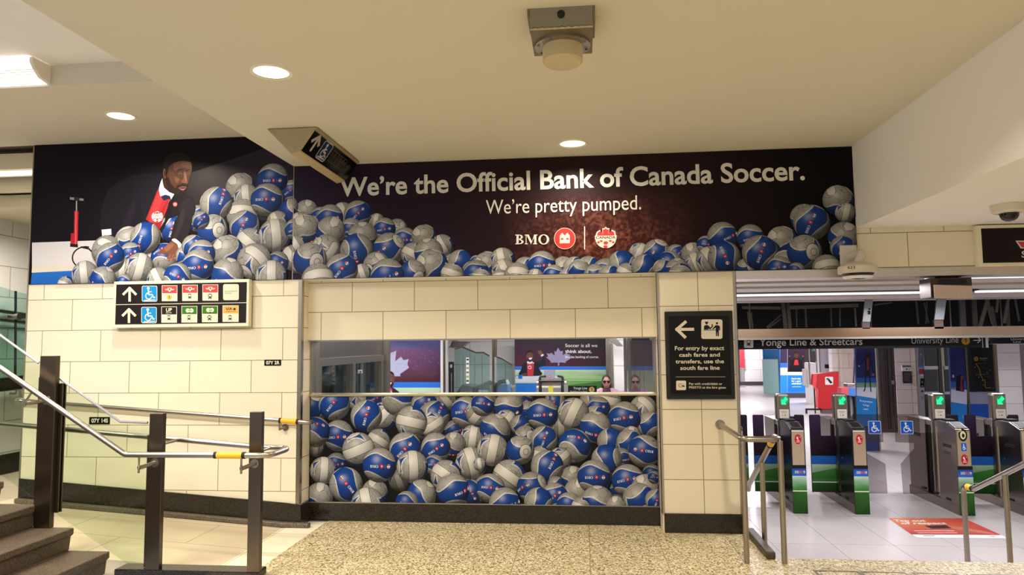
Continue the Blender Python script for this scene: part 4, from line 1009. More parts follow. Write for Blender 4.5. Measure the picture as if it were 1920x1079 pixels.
for (xm, zz) in (((a2+b2)/2, zf-.085), ((a3+b3)/2-.0, zf-.085)):
    m = MB(); m.cyl((xm-.0, YP-.025, zz), (xm, YP-.031, zz), .034, 20); m.cyl((xm, YP-.03, zz), (xm-.03, YF_, zz-.012), .016, 14); m.tube(bend([(xm-.03, YF_, zz-.05), (xm-.03, YF_, zz+.01), (xm-.03, YF_, zf-R_*.8)], .01, 3), .008, 10)
    m.build('bracket', m_steelv, th, smooth=True)
zz = onY(80, 752, YP-.05).z; xm = (a1+b1)/2
m = MB(); m.cyl((xm, YP-.025, zz), (xm, YP-.031, zz), .034, 20); m.cyl((xm, YP-.03, zz), (xm-.05, YF_, zz-.01), .016, 14); m.tube([(xm-.06, YF_, zz-.04), (xm-.05, YF_, zz), (xm+.01, YF_, zz+.09)], .008, 10); m.build('bracket', m_steelv, th, smooth=True)
m = MB(); m.cyl((b2-.02, YP+.02, zf+.055), (b2-.005, YB_, zf+.06), .012, 12); m.build('spacer', m_steelv, th, smooth=True)
m = MB(); m.cyl((b3-.02, YP+.02, zf+.005), (b3-.02, YB_, zf+.005), .012, 12); m.build('spacer', m_steelv, th, smooth=True)

# ramp handrail on the tiled wall
YW = D-.075
tw = thing('handrail', 'steel handrail along the tiled wall with a small yellow sleeve', 'handrail', (-4.2, D, 1.05))
r0_, r1_ = onY(560, 791.5, YW), onY(40, 752, YW)
dr = (r1_-r0_)
re = r0_-dr*.035
m = MB(); m.tube(bend([re+Vector((.005,.073,0)), re, r1_, r1_-dr*-.02, r1_-dr*-.02+Vector((0,.073,0))], .06, 7), R_, 16); m.build('rail', m_steel, tw, smooth=True)
sleeve(tw, r0_+dr*((560-525)/520.), r0_+dr*(-.0), R_)
for q in ((529, 800), (300, 782)):
    c0 = onY(q[0], q[1], D-.012); rz = r0_.z+(c0.x-r0_.x)*dr.z/dr.x
    m = MB(); m.cyl((c0.x+.03, D, rz-.075), (c0.x+.03, D-.012, rz-.075), .033, 20); m.cyl((c0.x+.03, D-.01, rz-.075), (c0.x, YW, rz-.085), .014, 12); m.cyl((c0.x, YW, rz-.095), (c0.x, YW, rz-R_*.8), .008, 10)
    m.build('bracket', m_steelv, tw, smooth=True)

# ------------------------------------------------------------------ rails at the two steps down to the gates
tm = thing('handrail', 'steel handrail loop turning down the steps beside the pillar', 'handrail', (1.4, 5.94, 0))
Rm = .024
m = MB(); m.tube(bend([(1.243, D, .985), (1.255, 5.94, .968), (1.545, 5.94, .968), (1.545, 6.10, .968), (1.545, 7.1, .385), (1.545, 7.14, .33)], .07, 7), Rm, 16); m.build('rail', m_steelv, tm, smooth=True)
for x, y, zb, zt in ((1.255, 5.94, 0, .955), (1.545, 5.94, 0, .955), (1.545, 6.56, ZH, .69)):
    m = MB(); m.cyl((x, y, zb), (x, y, zt), Rm-.002, 18); m.build('post', m_steelv, tm, smooth=True)
m = MB(); m.cyl((1.243, D, .985), (1.243, D-.008, .985), .045, 20); m.build('wall_flange', m_steel, tm, smooth=True)
dd = Vector((0, 1.0, -.583)).normalized(); s0 = Vector((1.545, 6.10, .968))+dd*.05
sleeve(tm, s0, s0+dd*.13, Rm)
tk2 = thing('kerb', 'dark granite kerb between the landing and the steps by the pillar', 'kerb', (1.47, 6.4, 0))
m = MB(); m.box(1.432, 1.505, 6.04, D-.022, 0, .06); m.build('stone', speckle('worn granite', ('#3f382d', '#5e5444', '#1d1914'), 220, .45), tk2, .012)

tr = thing('handrail', 'steel handrail with yellow sleeve rising beside the steps at lower right', 'handrail', (3.6, 6.7, ZH))
XQ = 3.6
e0, e1, e2 = onX(1808, 911, XQ), onX(1826, 918, XQ), onX(1884, 889, XQ)
zl = (e0.z+e1.z)/2; sl = (e2-Vector((XQ, e1.y, zl))); up_ = Vector((XQ, e1.y, zl))+sl*(1.15/abs(sl.y))
m = MB(); m.tube(bend([(XQ, e0.y+.02, ZH), (XQ, e0.y+.02, zl), (XQ, e1.y, zl), up_, up_+Vector((0,-.2,0)), up_+Vector((0,-.2,-up_.z-0.0))], .07, 7), Rm, 16); m.build('rail', m_steelv, tr, smooth=True)
m = MB(); m.cyl((XQ, e2.y, ZH), (XQ, e2.y, e2.z-.005), Rm-.002, 18); m.build('post', m_steelv, tr, smooth=True)
sleeve(tr, (XQ, e0.y-.03, zl), (XQ, e1.y+.01, zl), Rm)

# ------------------------------------------------------------------ hall shell
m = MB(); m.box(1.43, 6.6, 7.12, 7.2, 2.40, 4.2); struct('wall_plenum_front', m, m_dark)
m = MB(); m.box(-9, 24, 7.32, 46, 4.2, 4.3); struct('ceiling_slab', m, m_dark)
m = MB(); m.box(6.6, 6.8, -4, 7.6, -.4, 4.2); struct('wall_right', m, m_wall)
m = MB(); m.box(-9.1, -9, 7.3, 46, -.5, 4.2); struct('wall_hall_left', m, m_htile)
m = MB(); m.box(24, 24.1, 7.3, 46, -.5, 4.2); struct('wall_hall_right', m, m_htile)
yz = lambda y: onZ(1500, y, 2.40).y
for i, (ya, yb) in enumerate(((536.2, 531.0), (547.2, 540.5), (563.5, 557.5), (567.2, 565.0))):
    m = MB(); m.box(-2.6 if i > 3 else 1.44, 14, min(yz(ya), yz(yb)), max(yz(ya), yz(yb)), 2.40, 2.44); struct('ceiling_plank_hall_%d' % (i+1), m, m_hallceil)
m = MB(); m.box(1.44, 14, yz(521), yz(523.9), 2.40, 2.44); struct('ceiling_plank_hall_6', m, m_hallceil)
# battens between the planks: these light the gates
for i, (y, xa, xb, lb) in enumerate(((555.0, 1.5, 5.4, 'long bright batten light between the hall ceiling planks, left length'), (555.0, 5.5, 11.0, 'long bright batten light between the hall ceiling planks, right length'), (529.0, 3.7, 9.0, 'bright batten light between the hall ceiling planks nearest the opening'))):
    yy = yz(y)
    t = thing('batten_light', lb, 'light', ((xa+xb)/2, yy, 2.42), 'batten lights of the hall ceiling')
    m = MB(); m.box(xa, xb, yy-.035, yy+.035, 2.405, 2.43); m.build('diffuser', emit('hall batten glow', '#f6f2ff', 1.2), t)
    m = MB(); m.box(xa, xb, yy-.08, yy+.08, 2.431, 2.47); m.build('housing', m_steel, t)
    for hx in (xa+.4, xb-.4): m = MB(); m.cyl((hx, yy, 2.465), (hx, yy, 3.2), .01, 8); m.build('hanger_rod', m_steel, t)
m = MB(); m.box(1.44, 14, 7.2, yz(568)+.0, 3.2, 3.22); struct('ceiling_void', m, m_dark)  # black sheet supplies the darkness in the gaps between planks
# black sheet standing in for the dark of the open plenum, and the ceiling of the far hall
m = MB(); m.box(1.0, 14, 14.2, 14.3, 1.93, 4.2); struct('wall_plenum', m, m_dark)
m = MB(); m.box(-9, 24, 14.3, 46, 2.45, 2.5); m.box(-5.7, 1.4, 7.35, 14.3, 2.45, 2.5); struct('ceiling_hall', m, m_hallceil)
for i, (hx, hy) in enumerate(HALL_LAMPS):
    if hy < 12 and hx > 1: continue
    t = thing('batten_light', 'batten light on the hall ceiling out of sight', 'light', (hx, hy, 2.4), 'batten lights deep in the hall')
    m = MB(); m.box(hx-.8, hx+.8, hy-.13, hy+.13, 2.33, 2.449); m.build('diffuser', emit('hall batten glow', '#f6f2ff', 1.2), t)
YBm = 11.95
def pxbox(m, x0, x1, y0, y1, Y, dep):
    a, b = onY(x0, (y0+y1)/2, Y), onY(x1, (y0+y1)/2, Y); c, d = onY((x0+x1)/2, y0, Y), onY((x0+x1)/2, y1, Y)
    return m.box(a.x, b.x, Y, Y+dep, d.z, c.z)
bz1, bz0 = onY(1500, 616.5, YBm).z, onY(1500, 637, YBm).z
t = thing('canopy_beam', 'long brown stainless beam crossing above the fare gates', 'beam', (5, YBm, bz0))
m = MB(); m.box(onY(1383, 630, YBm).x-1.2, 11, YBm, YBm+.2, bz0+.036, bz1); m.build('fascia', brushed('brown reflecting steel', '#a58a72', .22, 0), t)
m = MB(); m.box(onY(1383, 630, YBm).x-1.2, 11, YBm-.015, YBm+.2, bz0, bz0+.035); m.build('lower_rail', m_steel, t)
for i, (x0, x1, y0, y1, skew, lb) in enumerate(((1617, 1632, 565, 604, 5, 'grey slotted hanger post above the canopy beam, middle one'), (1752, 1770, 562, 600, 5, 'grey plain hanger post above the canopy beam under the box lamp'))):
    Yh = 11.9
    t = thing('beam_hanger', lb, 'hanger', onY(x0, y1, Yh), 'hangers of the canopy beam')
    P = [onY(*q, Yh) for q in ((x0+skew, y0-2), (x1+skew, y0-2), (x1, y1), (x0, y1))]
    m = MB(); m.prism(P, (0, .03, 0)); m.build('plate', plain('grey zinc', '#8f9096', .35, .6), t, .003)
    m = MB(); pxbox(m, x0, x1-1, y1, 617, Yh+.05, .05); m.build('foot', plain('rust speckled steel', '#75605a', .5, .3, .5, 90), t)
    if i == 0:
        m = MB(); c0 = onY(1630, 580, Yh-.001); m.cyl(c0, c0+Vector((0,-.004,0)), .016, 14); c0 = onY(1629.5, 586, Yh-.001); m.box(c0.x-.02, c0.x+.02, c0.y-.004, c0.y, c0.z-.035, c0.z+.025); m.build('slot', m_rubber, t)
# bits and pieces in the dark plenum
mz = plain('dim plenum steel', '#565049', .5, .4)
struts = [((1402,585),(1406,615),3,12.6),((1408,586),(1411,616),3,12.6),((1438,614),(1464,591),2.5,13),((1440,616),(1464,598),2.5,13),((1468,568),(1473,616),6,12.5),((1477,568),(1481,616),6,12.5),((1392,577),(1463,578),5,12.3),((1481,577),(1609,573),6,12.3),((1640,572),(1672,568),2,12.4),
 ((1493,580),(1494,614),2,13.2),((1510,580),(1512,614),3,13.4),((1558,579),(1559,613),2,13.4),((1575,579),(1575,613),2,13.2),((1603,578),(1605,613),3,13),((1718,565),(1722,608),3,13.2),((1733,568),(1741,606),2,13.2),((1738,566),(1736,608),2,13.5),((1803,562),(1806,616),9,12.6),((1826,562),(1829,618),7,12.6),
 ((1853,556),(1836,617),6,12.4),((1850,560),(1862,608),5,12.8),((1872,548),(1868,586),4,12.4),((1893,545),(1882,606),5,12.4),((1889,570),(1891,617),5,12.9),((1900,545),(1911,603),3,12.8),((1858,575),(1866,616),6,13)]
for i, (p, q, w, Y) in enumerate(struts):
    a, b = onY(*p, Y), onY(*q, Y); wd = w*Y/FPX
    m = MB(); m.bar(a, b, wd, wd*.6, (0, 1, 0)); o = m.build('ceiling_strut', mz)
    tag(o, 'thin steel strut or rod in the dark open ceiling above the beam', 'strut', 'struts in the open ceiling')
# box lamp hanging in the opening
Yx = 6.87
t = thing('box_display', 'small stainless box with a bent hood hanging under the lintel', 'display box', onY(1786, 530, Yx))
m = MB(); pxbox(m, 1745, 1823, 521, 558, Yx, .22); m.build('housing', plain('dark rosy steel', '#4a3a34', .4, .5), t, .004)
a, b, c, d = (onY(*q, Yx-.03) for q in ((1751,534),(1823,536),(1825,560),(1753,560)))
m = MB(); m.prism([a, b, c, d], (0, .02, 0)); m.build('hood', plain('bright rosy hood', '#cbb6ae', .35, .25, .15, 40), t, .006)
m = MB(); pxbox(m, 1760, 1812, 524, 533, Yx-.004, .004); m.build('recess', m_rubber, t)
m = MB(); c0, c1 = onY(1762, 520, Yx+.04), onY(1802, 520, Yx+.04); m.box(c0.x, c1.x, Yx+.04, Yx+.14, c0.z-.002, 2.334); m.build('mount', m_rubber, t)

# ------------------------------------------------------------------ hanging line signs
YG = 12.3
def prn(Y, **k): return wallprint(Y, **k)
t = thing('hanging_sign', 'long black hanging sign reading Yonge Line and Streetcars, University Line', 'sign', onY(1600, 645, YG))
m = MB(); za, zb = onY(1600, 630, YG).z, onY(1600, 654, YG).z
xa, xb = onY(1386, 645, YG).x-.3, onY(1849, 645, YG).x
m = MB(); m.box(xa, xb, YG, YG+.1, zb, za); m.build('panel', m_black, t)
m = MB(); m.box(xb-.012, xb+.03, YG-.01, YG+.11, zb-.005, za); m.box(xb-.06, xb-.05, YG-.004, YG, zb, za); m.build('end_frame', m_steel, t)
for hx in (xa+.5, (xa+xb)/2+.35, xb-.5):
    m = MB(); m.cyl((hx, YG+.05, za-.01), (hx, YG+.05, 4.2), .012, 8); m.build('hanger_rod', mz, t)
pr = prn(YG, lift=.002); LW = '#e4ded8'
pr.rrect(1395, 634, 1412.5, 652.5, 2.5, '#d8d3cd'); vehicle(pr, unit(1399, 637, 1408.5, 650), col='#141214', win='#d8d3cd')
pr.text('Yonge Line & Streetcars', (1424, 649), (1617, 647), (1424, 636), LW, .008)
pr.text('University Line', (1709, 645), (1797, 643), (1709, 633.5), '#c9c3bd', .0)
pr.disc(1810.5, 639, 8, '#c08f2e'); pr.one(1811, 643.5, 8.5, '#1a1208')
pr.line([(1825,638.8),(1838,638.2)], 1.5, LW); pr.line([(1833,633),(1838.6,638)], 1.5, LW); pr.line([(1833,643.5),(1838.6,638)], 1.5, LW)
pr.done('lettering', t)
t = thing('hanging_sign', 'black hanging sign with small white lettering at the right edge beyond the long one', 'sign', onY(1890, 640, 12.4))
m = MB(); pxbox(m, 1862, 1990, 633, 644.5, 12.4, .1); m.build('panel', m_black, t)
m = MB(); pxbox(m, 1862, 1990, 644.5, 645.6, 12.395, .11); m.build('lower_frame', m_steel, t)
c0 = onY(1880, 633, 12.45); m = MB(); m.cyl((c0.x, 12.45, c0.z-.01), (c0.x, 12.45, 4.2), .012, 8); m.build('hanger_rod', mz, t)
pr = prn(12.4, lift=.002); pr.text('University', (1895, 638.5), (1930, 638), (1895, 634), LW, .0); pr.text('Line', (1900, 643), (1914, 642.8), (1900, 639.8), LW, .0); pr.done('lettering', t)

# ------------------------------------------------------------------ fare gates
m_gate = brushed('gate steel', '#8a817a', .3, 2)
m_gatef = brushed('gate front steel', '#d8c8ba', .3, 2)
m_gated = plain('black gate wrap', '#0c0a0e', .3)
m_gcl = glass('clear grey paddle', '#d6d3d3', .96)
def gatefront(par, gx, gy, wide=.17, extra=False):
    """printed wrap, badges: flat prints on the front of the cabinet"""
    pr = Print(lambda p: p, lambda u, v: Vector((gx+u*wide/.26, gy-.006, ZH+v)), (0, -1, 0), lift=.001)
    w = .26
    pr.grad([(0,0),(w,0),(w,.27),(0,.27)], ['#1e4a1a','#163c14','#2f6a28','#2a5c24'])
    pr.grad([(0,.27),(w,.27),(w,.36),(0,.40)], ['#2f7a2c','#2a6a28','#5f9a5c','#8fbe94'])
    pr.grad([(0,.38),(w,.34),(w,.455),(0,.455)], ['#7ab07c','#6aa068','#bcd8cc','#c6e0d4'])
    pr.rect(0, .266, w, .28, '#d8ead0')
    pr.grad([(0,.455),(w,.455),(w,.545),(0,.545)], ['#2f6fd0','#2a62c0','#1c4aa0','#1c4aa0'])
    pr.rect(0, .545, w, .585, '#17121a')
    for g in bmo_glyphs(): pr.poly([(.05+x*.075, .485+y*.11) for x, y in g], '#e8ecf4', up=False)
    pr.disc(.155, .502, .019, '#d8505a'); pr.rect(.188, .48, .191, .525, '#c8d4ea'); pr.disc(.222, .502, .017, '#e6dce2'); pr.disc(.222, .498, .009, '#c85060')
    cy = .90 if not extra else .665
    pr.disc(.13, cy, .062, '#c8242e'); pr.poly([(.10,cy+.02),(.125,cy+.035),(.135,cy+.015),(.165,cy+.03),(.17,cy+.01),(.14,cy-.005),(.115,cy+.0)], '#f2e6e4'); pr.poly([(.135,cy+.03),(.17,cy+.015),(.16,cy-.005),(.14,cy+.005)], '#181014')
    pr.rect(.105, cy-.022, .155, cy-.014, '#f0d8d8'); pr.rect(.095, cy-.036, .165, cy-.030, '#f0d8d8')
    if extra:
        pr.disc(.125, .955, .075, '#15130f'); pr.disc(.125, .955, .05, '#d8dca0'); pr.disc(.13, .95, .024, '#15130f'); pr.line([(.06,1.0),(.1,1.015)], .02, '#b8c070')
        pr.rrect(.085, .765, .175, .86, .008, '#1c60c0'); wheelchair(pr, lambda x, y: (.09+x*.085, .858-y*.09), '#eef2fa', .007, False)
    pr.done('printed_wrap', par)
PYL = 9.86
def gate(gx, gy, label, dark=True, extra=False, paddles='wrap', rightp='wrap', head=True):
    t = thing('fare_gate', label, 'fare gate', (gx, gy, ZH), 'fare gates across the hall')
    Z = ZH; w = .17
    m = MB(); m.prism([(gx, gy, Z), (gx, gy+.46, Z), (gx, gy+.46, Z+1.09), (gx, gy+.22, Z+1.09), (gx, gy, Z+1.02)], (w, 0, 0))
    fcab = m.build('front_cabinet', m_gated if dark else m_gate, t, .006)
    m = MB(); m.box(gx+.012, gx+w-.012, gy-.006, gy, Z+.585, Z+1.005); m.build('front_plate', m_gatef, t, .003)
    ev_ = Vector((0, .22, .07)).normalized(); nz = Vector((0, -.07, .22)).normalized(); q = Vector((gx+w/2, gy+.01, Z+1.02))+ev_*.0
    m = MB(); m.prism([q+Vector((-.075,0,0))+ev_*.02+nz*.001, q+Vector((.075,0,0))+ev_*.02+nz*.001, q+Vector((.075,0,0))+ev_*.2+nz*.001, q+Vector((-.075,0,0))+ev_*.2+nz*.001], nz*.012); bz_ = m.build('reader_bezel', plain('reader bezel', '#4a4542', .45, .4), t, .002)
    m = MB(); m.prism([q+Vector((-.052,0,0))+ev_*.04+nz*.014, q+Vector((.052,0,0))+ev_*.04+nz*.014, q+Vector((.052,0,0))+ev_*.18+nz*.014, q+Vector((-.052,0,0))+ev_*.18+nz*.014], nz*.002); m.build('reader_screen', m_black, bz_)
    m = MB(); m.box(gx+.03, gx+w-.03, gy+.26, gy+.4, Z+1.092, Z+1.115); m.build('reader_pad', m_rubber, t, .006)
    gatefront(fcab, gx, gy, w, extra)
    m = MB(); m.box(gx-.004, gx+w+.004, gy+.01, gy+1.32, Z, Z+.115); m.build('plinth', m_gate, t, .002)
    m = MB(); m.box(gx+.01, gx+w-.01, gy+.80, gy+1.30, Z+.116, Z+1.06); m.build('rear_cabinet', m_gate, t, .004)
    m = MB(); m.box(gx+.05, gx+w-.05, gy+.46, gy+.80, Z+.116, Z+.98); m.build('inner_case', m_rubber, t)
    m = MB(); m.box(gx+.02, gx+.06, gy+.46, gy+.82, Z+1.0, Z+1.06); m.box(gx+w-.06, gx+w-.02, gy+.46, gy+.82, Z+1.0, Z+1.06); m.build('top_rail', m_gate, t)
    m = MB()
    for yy, z0 in ((gy+.2, .12), (gy+.52, .125), (gy+.86, .125)): m.box(gx-.007, gx+.0, yy, yy+.1, Z+z0+.01, Z+z0+.035)
    if not dark:
        m.box(gx-.004, gx+.0, gy+.12, gy+.32, Z+.78, Z+.82); m.box(gx-.004, gx+.0, gy+.14, gy+.3, Z+.72, Z+.727); m.box(gx-.004, gx+.0, gy+.14, gy+.3, Z+.70, Z+.707)
        m.box(gx+.004, gx+.01, gy+.95, gy+1.15, Z+.82, Z+.86)
    m.build('vents', m_rubber, t)
    m = MB(); m.cyl((gx-.003, gy+.36, Z+.62), (gx+.0, gy+.36, Z+.62), .012, 12); m.build('lock', m_steel, t)
    # pole and display head
    px_, py_ = gx+.075, gy+.60
    m = MB(); m.lathe([(.07, .0), (.07, .30), (.074, .30), (.074, .33), (.07, .33), (.07, .86), (.074, .86), (.074, .89), (.068, .89), (.068, 1.10)], (px_, py_, Z+.116-.0), n=28); m.build('pole', m_steelv, t, smooth=True)
    if head:
        hz0, hz1 = Z+1.075, Z+1.42; hx0, hx1 = px_-.10, px_+.075
        m = MB(); m.box(hx0, hx1, py_-.10, py_+.02, hz0, hz1); h = m.build('display_head', m_gate, t, .028)
        hw = hx1-hx0
        pr = Print(lambda p: p, lambda u, v: Vector((hx0+u*hw, py_-.10, hz0+v*(hz1-hz0))), (0, -1, 0), lift=.0012)
        pr.rrect(.2, .08, .88, .42, .03, '#f2ecdf'); pr.rect(.3, .33, .75, .35, '#c08a80'); pr.rect(.35, .29, .7, .305, '#8a8078'); pr.disc(.42, .2, .03, '#3a3434', .015); pr.rect(.55, .18, .65, .22, '#7a7470'); pr.done('notice', h)
        g = MB(); A = lambda u, v: (hx0+u*hw, py_-.1025, hz0+v*(hz1-hz0))
        for poly in ([(.36,.60),(.36,.80),(.46,.76),(.68,.90),(.84,.80),(.62,.68),(.72,.60)],):
            g.prism([A(*k) for k in poly], (0, .0018, 0))
        lab(g.build('arrow_signal', emit('green arrow glow', '#12e880', 1.5), h), 'lit green arrow')
        g = MB(); g.prism([A(.28+.6*(.5+.5*math.cos(2*PI*k/20)), .60+.32*(.5+.5*math.sin(2*PI*k/20))) for k in range(20)], (0, .0026, 0)); g2 = g.build('signal_field', emit('green signal field', '#0c8a4c', .5), h); g2.location = (0, .0012, 0)
    # paddles
    def paddle(pts, mode, nm):
        """pts in photograph pixels of the model gate, turned into metres from the gate's corner"""
        m = MB(); m.prism([(gx+x, PYL, Z+z_) for x, z_ in pts], (0, .015, 0))
        if mode == 'glass': m.build(nm, m_gcl, t); return
        pd_ = m.build(nm, plain('paddle wrap base', '#1a1020', .3), t)
        x0 = min(p[0] for p in pts); x1 = max(p[0] for p in pts)
        pr = Print(lambda p: p, lambda u, v: Vector((gx+u, PYL, Z+v)), (0, -1, 0), lift=.001)
        zt = max(p[1] for p in pts); ztr = [p[1] for p in pts if abs(p[0]-x1) < .01]; zr = max(ztr)
        pr.grad([(x0+.006,.60),(x1,.60),(x1,zr-.006),(x0+.006,zr-.006)], ['#160a16','#160a16','#2a1530','#2a1530'])
        if zt > zr+.05:
            xm = max(p[0] for p in pts if p[1] > zr+.02); pr.grad([(x0+.006,zr-.006),(xm-.006,zr-.006),(xm-.006,zt-.008),(x0+.006,zt-.008)], ['#2a1530','#2a1530','#3a2a4e','#3a2a4e'])
        pr.rect(x0+.006, .49, x1, .60, '#2468c8')
        pr.grad([(x0+.006,.26),(x1,.26),(x1,.49),(x0+.006,.49)], ['#2f7428','#2a6624','#a8d0a0','#c0dcc4'])
        pr.grad([(x0+.006,.30),(x1,.30),(x1,.45),(x0+.006,.38)], ['#2f7a2a','#2c7026','#4f9448','#3f863a'])
        pr.grad([(x0+.006,.14),(x1,.14),(x1,.26),(x0+.006,.26)], ['#1c4a18','#1a4416','#24581e','#286022'])
        pr.rect(x0+.006, .252, x1, .268, '#d4e6cc')
        pr.done('paddle_print', pd_)
    LP = [(-.30,.13),(.05,.13),(.05,.86),(-.16,.86),(-.16,1.12),(-.17,1.135),(-.29,1.135),(-.30,1.12)]
    RP = [(.12,.13),(.36,.13),(.36,1.12),(.35,1.135),(.245,1.135),(.235,1.12),(.235,.90),(.12,.90)]
    if paddles == 'wrap': paddle(LP, 'wrap', 'paddle')
    if rightp == 'wrap': paddle(RP, 'wrap', 'paddle')
    if paddles == 'glass': e = onY(1677, 800, PYL).x-gx; paddle([(e+.07,.12),(.05,.12),(.05,.90),(-.12,.90),(-.12,1.11),(-.15,1.14),(e+.02,1.14),(e,1.12),(e+.01,.78),(-.20,.77),(-.20,.70),(e+.06,.50)], 'glass', 'paddle')
    if rightp == 'glass': e = onY(1658, 800, PYL).x-gx; paddle([(.12,.12),(e,.12),(e-.01,.50),(.30,.70),(.30,.77),(e-.02,.78),(e-.02,1.12),(e-.04,1.14),(.26,1.14),(.23,1.11),(.23,.90),(.12,.90)], 'glass', 'paddle')
    for side, mode in ((-1, paddles), (1, rightp)):
        if mode != 'glass': continue
        x0 = (onY(1688, 800, PYL).x if side < 0 else onY(1628, 800, PYL).x)-gx
        pr = Print(lambda p: p, lambda u, v: Vector((gx+u, PYL, Z+v)), (0, -1, 0), lift=.001)
        pr.rrect(x0, .885, x0+.16, 1.055, .012, '#dfe6f2'); pr.rrect(x0+.006, .891, x0+.154, 1.049, .01, '#1660c8'); wheelchair(pr, lambda x, y: (x0+.005+x*.15, 1.05-y*.16), '#f2f6fc', .012, False)
        pr.done('accessible_symbol', t)
    return t
GX = [onZ(1487.5, 963, ZH).x, onZ(1604, 965, ZH).x, onZ(1799, 967, ZH).x, onZ(1799, 967, ZH).x+.735]
GY0 = 9.21
gate(GX[0]-.735, GY0, 'fare gate mostly hidden behind the pillar, leftmost of the gates', True, False, 'none')
gate(GX[0]-.0, GY0, 'dark wrapped fare gate next to the pillar and handrail loop', True)
gate(GX[1], GY0, 'dark wrapped fare gate with a clear wheelchair paddle on its right', True, False, 'wrap', 'glass')
gate(GX[2], GY0, 'steel sided fare gate with green ring and wheelchair badges on its front', False, True, 'glass', 'wrap')
gate(GX[3], GY0, 'steel sided fare gate at the right edge of the picture', False, False, 'wrap', 'wrap')

# ---- floor sticker before the gates
t = thing('floor_sticker', 'orange red floor sticker reading Tap out of respect', 'sticker', onZ(1760, 985, ZH))
pr = Print(lambda p: (lambda q: (q.x, q.y))(onZ(p[0], p[1], ZH)), lambda u, v: Vector((u, v, ZH)), (0, 0, 1), lift=.0015)
z = zoomed(1480, 900, 4.364)
pr.grad([z(*q) for q in ((805,315),(1430,318),(1735,455),(1000,450))], ['#f0905c','#d84a40','#b02a30','#a83038'])
pr.grad([z(*q) for q in ((1000,450),(1735,455),(1790,482),(1052,476))], ['#f2ecec']*4)
pr.poly([z(*q) for q in ((1105,378),(1280,374),(1340,400),(1165,404))], '#3a2630')
pr.poly([z(*q) for q in ((1290,380),(1400,388),(1640,432),(1700,452),(1560,436),(1330,400))], '#c87a58')
pr.text('Tap out', z(862, 345), z(1120, 345), z(848, 328), '#f6ece6', .03); pr.text('of respect', z(920, 366), z(1290, 366), z(906, 349), '#f6ece6', .03)
for k in range(2): pr.rect(*z(1020+k*30, 418+k*16), *z(1350+k*25, 423+k*16), '#e8b8b0')
pr.rect(*z(1095, 458), *z(1190, 463), '#6a5a5a'); pr.rect(*z(1640, 464), *z(1680, 468), '#c86a60')
o = pr.done('print', t)

# ------------------------------------------------------------------ things further down the hall
def bp(name, label, cat, x0, x1, y0, y1, Y, dep, matl, part='body', bev=.004, floor=False):
    a = onY((x0+x1)/2, y1, Y); t = thing(name, label, cat, (a.x, Y, ZH if floor else a.z))
    m = MB(); pxbox(m, x0, x1, y0, y1, Y, dep)
    if floor:
        zs = [v[2] for v in m.v]; lo = min(zs); m.v = [(v[0], v[1], ZH if v[2] == lo else v[2]) for v in m.v]
    m.build(part, matl, t, bev); return t
def stw(name, x0, x1, y0, y1, Y, dep, matl, tofloor=True, up=None):
    m = MB(); pxbox(m, x0, x1, y0, y1, Y, dep); zs = [v[2] for v in m.v]; lo, hi = min(zs), max(zs)
    m.v = [(v[0], v[1], (ZH-.02 if tofloor else lo) if v[2] == lo else (up or hi)) for v in m.v]
    return struct(name, m, matl)
m_white = plain('bright white wall', '#ded9de', .5); m_pale = plain('pale grey wall', '#c4c0c8', .5)
CU = 2.45
# far end of the hall
m = MB(); m.box(-9, 24, 40, 40.2, ZH-.1, CU); struct('wall_far', m, m_htile)
stw('wall_far_tile', 1396, 1431, 640, 722, 34, 1.0, m_htile, up=CU)
m = MB(); pxbox(m, 1380, 1470, 716, 723, 33.98, .02); struct('baseboard_far', m, plain('dark skirting', '#3a363a', .5))
bp('wall_poster', 'small red poster on the far wall just right of the pillar', 'poster', 1387, 1396, 652, 690, 33.9, .03, plain('red poster print', '#b8343c', .4), 'sheet')
t = bp('counter_screen', 'pale teal glazed counter screen at the far left of the hall', 'screen', 1431, 1467, 674, 716, 30, .1, plain('teal frosted panel', '#b4dcd8', .3), 'lower_panel', floor=True)
m = MB(); pxbox(m, 1431, 1467, 648, 673.5, 30, .1); m.build('upper_pane', plain('blue glazed panel', '#2d6ca4', .15), t)
m = MB(); pxbox(m, 1433, 1464, 650, 656, 29.98, .02); m.build('sign_strip', plain('pale blue strip', '#9cc0d4', .4), t)
# blue column with the poster
def person_print(pr, u, pose='up', col='#0b0a10'):
    """small printed person: dark suit, red shirt"""
    pr.poly([u(*p) for p in ((.1,.98),(.2,.55),(.36,.45),(.64,.45),(.8,.55),(.9,.98))], col)
    pr.poly([u(*p) for p in ((.42,.5),(.58,.5),(.64,.72),(.36,.72))], '#b02c34')
    pr.disc(*u(.5,.30), abs(u(.13,0)[0]-u(0,0)[0]), '#4a2c20', abs(u(0,.13)[1]-u(0,0)[1])); pr.poly([u(*p) for p in ((.37,.28),(.4,.16),(.6,.16),(.63,.28),(.5,.22))], '#120c0c')
    if pose == 'up':
        pr.line([u(.22,.62), u(.12,.42)], abs(u(.1,0)[0]-u(0,0)[0]), col); pr.line([u(.78,.62), u(.88,.42)], abs(u(.1,0)[0]-u(0,0)[0]), col)
        pr.disc(*u(.13,.36), abs(u(.05,0)[0]-u(0,0)[0]), '#6a4030'); pr.disc(*u(.87,.36), abs(u(.05,0)[0]-u(0,0)[0]), '#6a4030')
YC = 27.6
t = bp('poster_column', 'square column wrapped in a blue poster in the middle of the hall', 'column', 1463, 1509.5, 640, 742, YC, .3, plain('blue poster wrap', '#2a7fd0', .4), 'column', .0, True)
m = MB(); m.box(onY(1463, 700, YC).x-.01, onY(1509.5, 700, YC).x+.01, YC-.01, YC+.31, ZH, ZH+.18); m.build('skirting', plain('dark skirting', '#3a363a', .5), t)
pr = prn(YC, lift=.004)
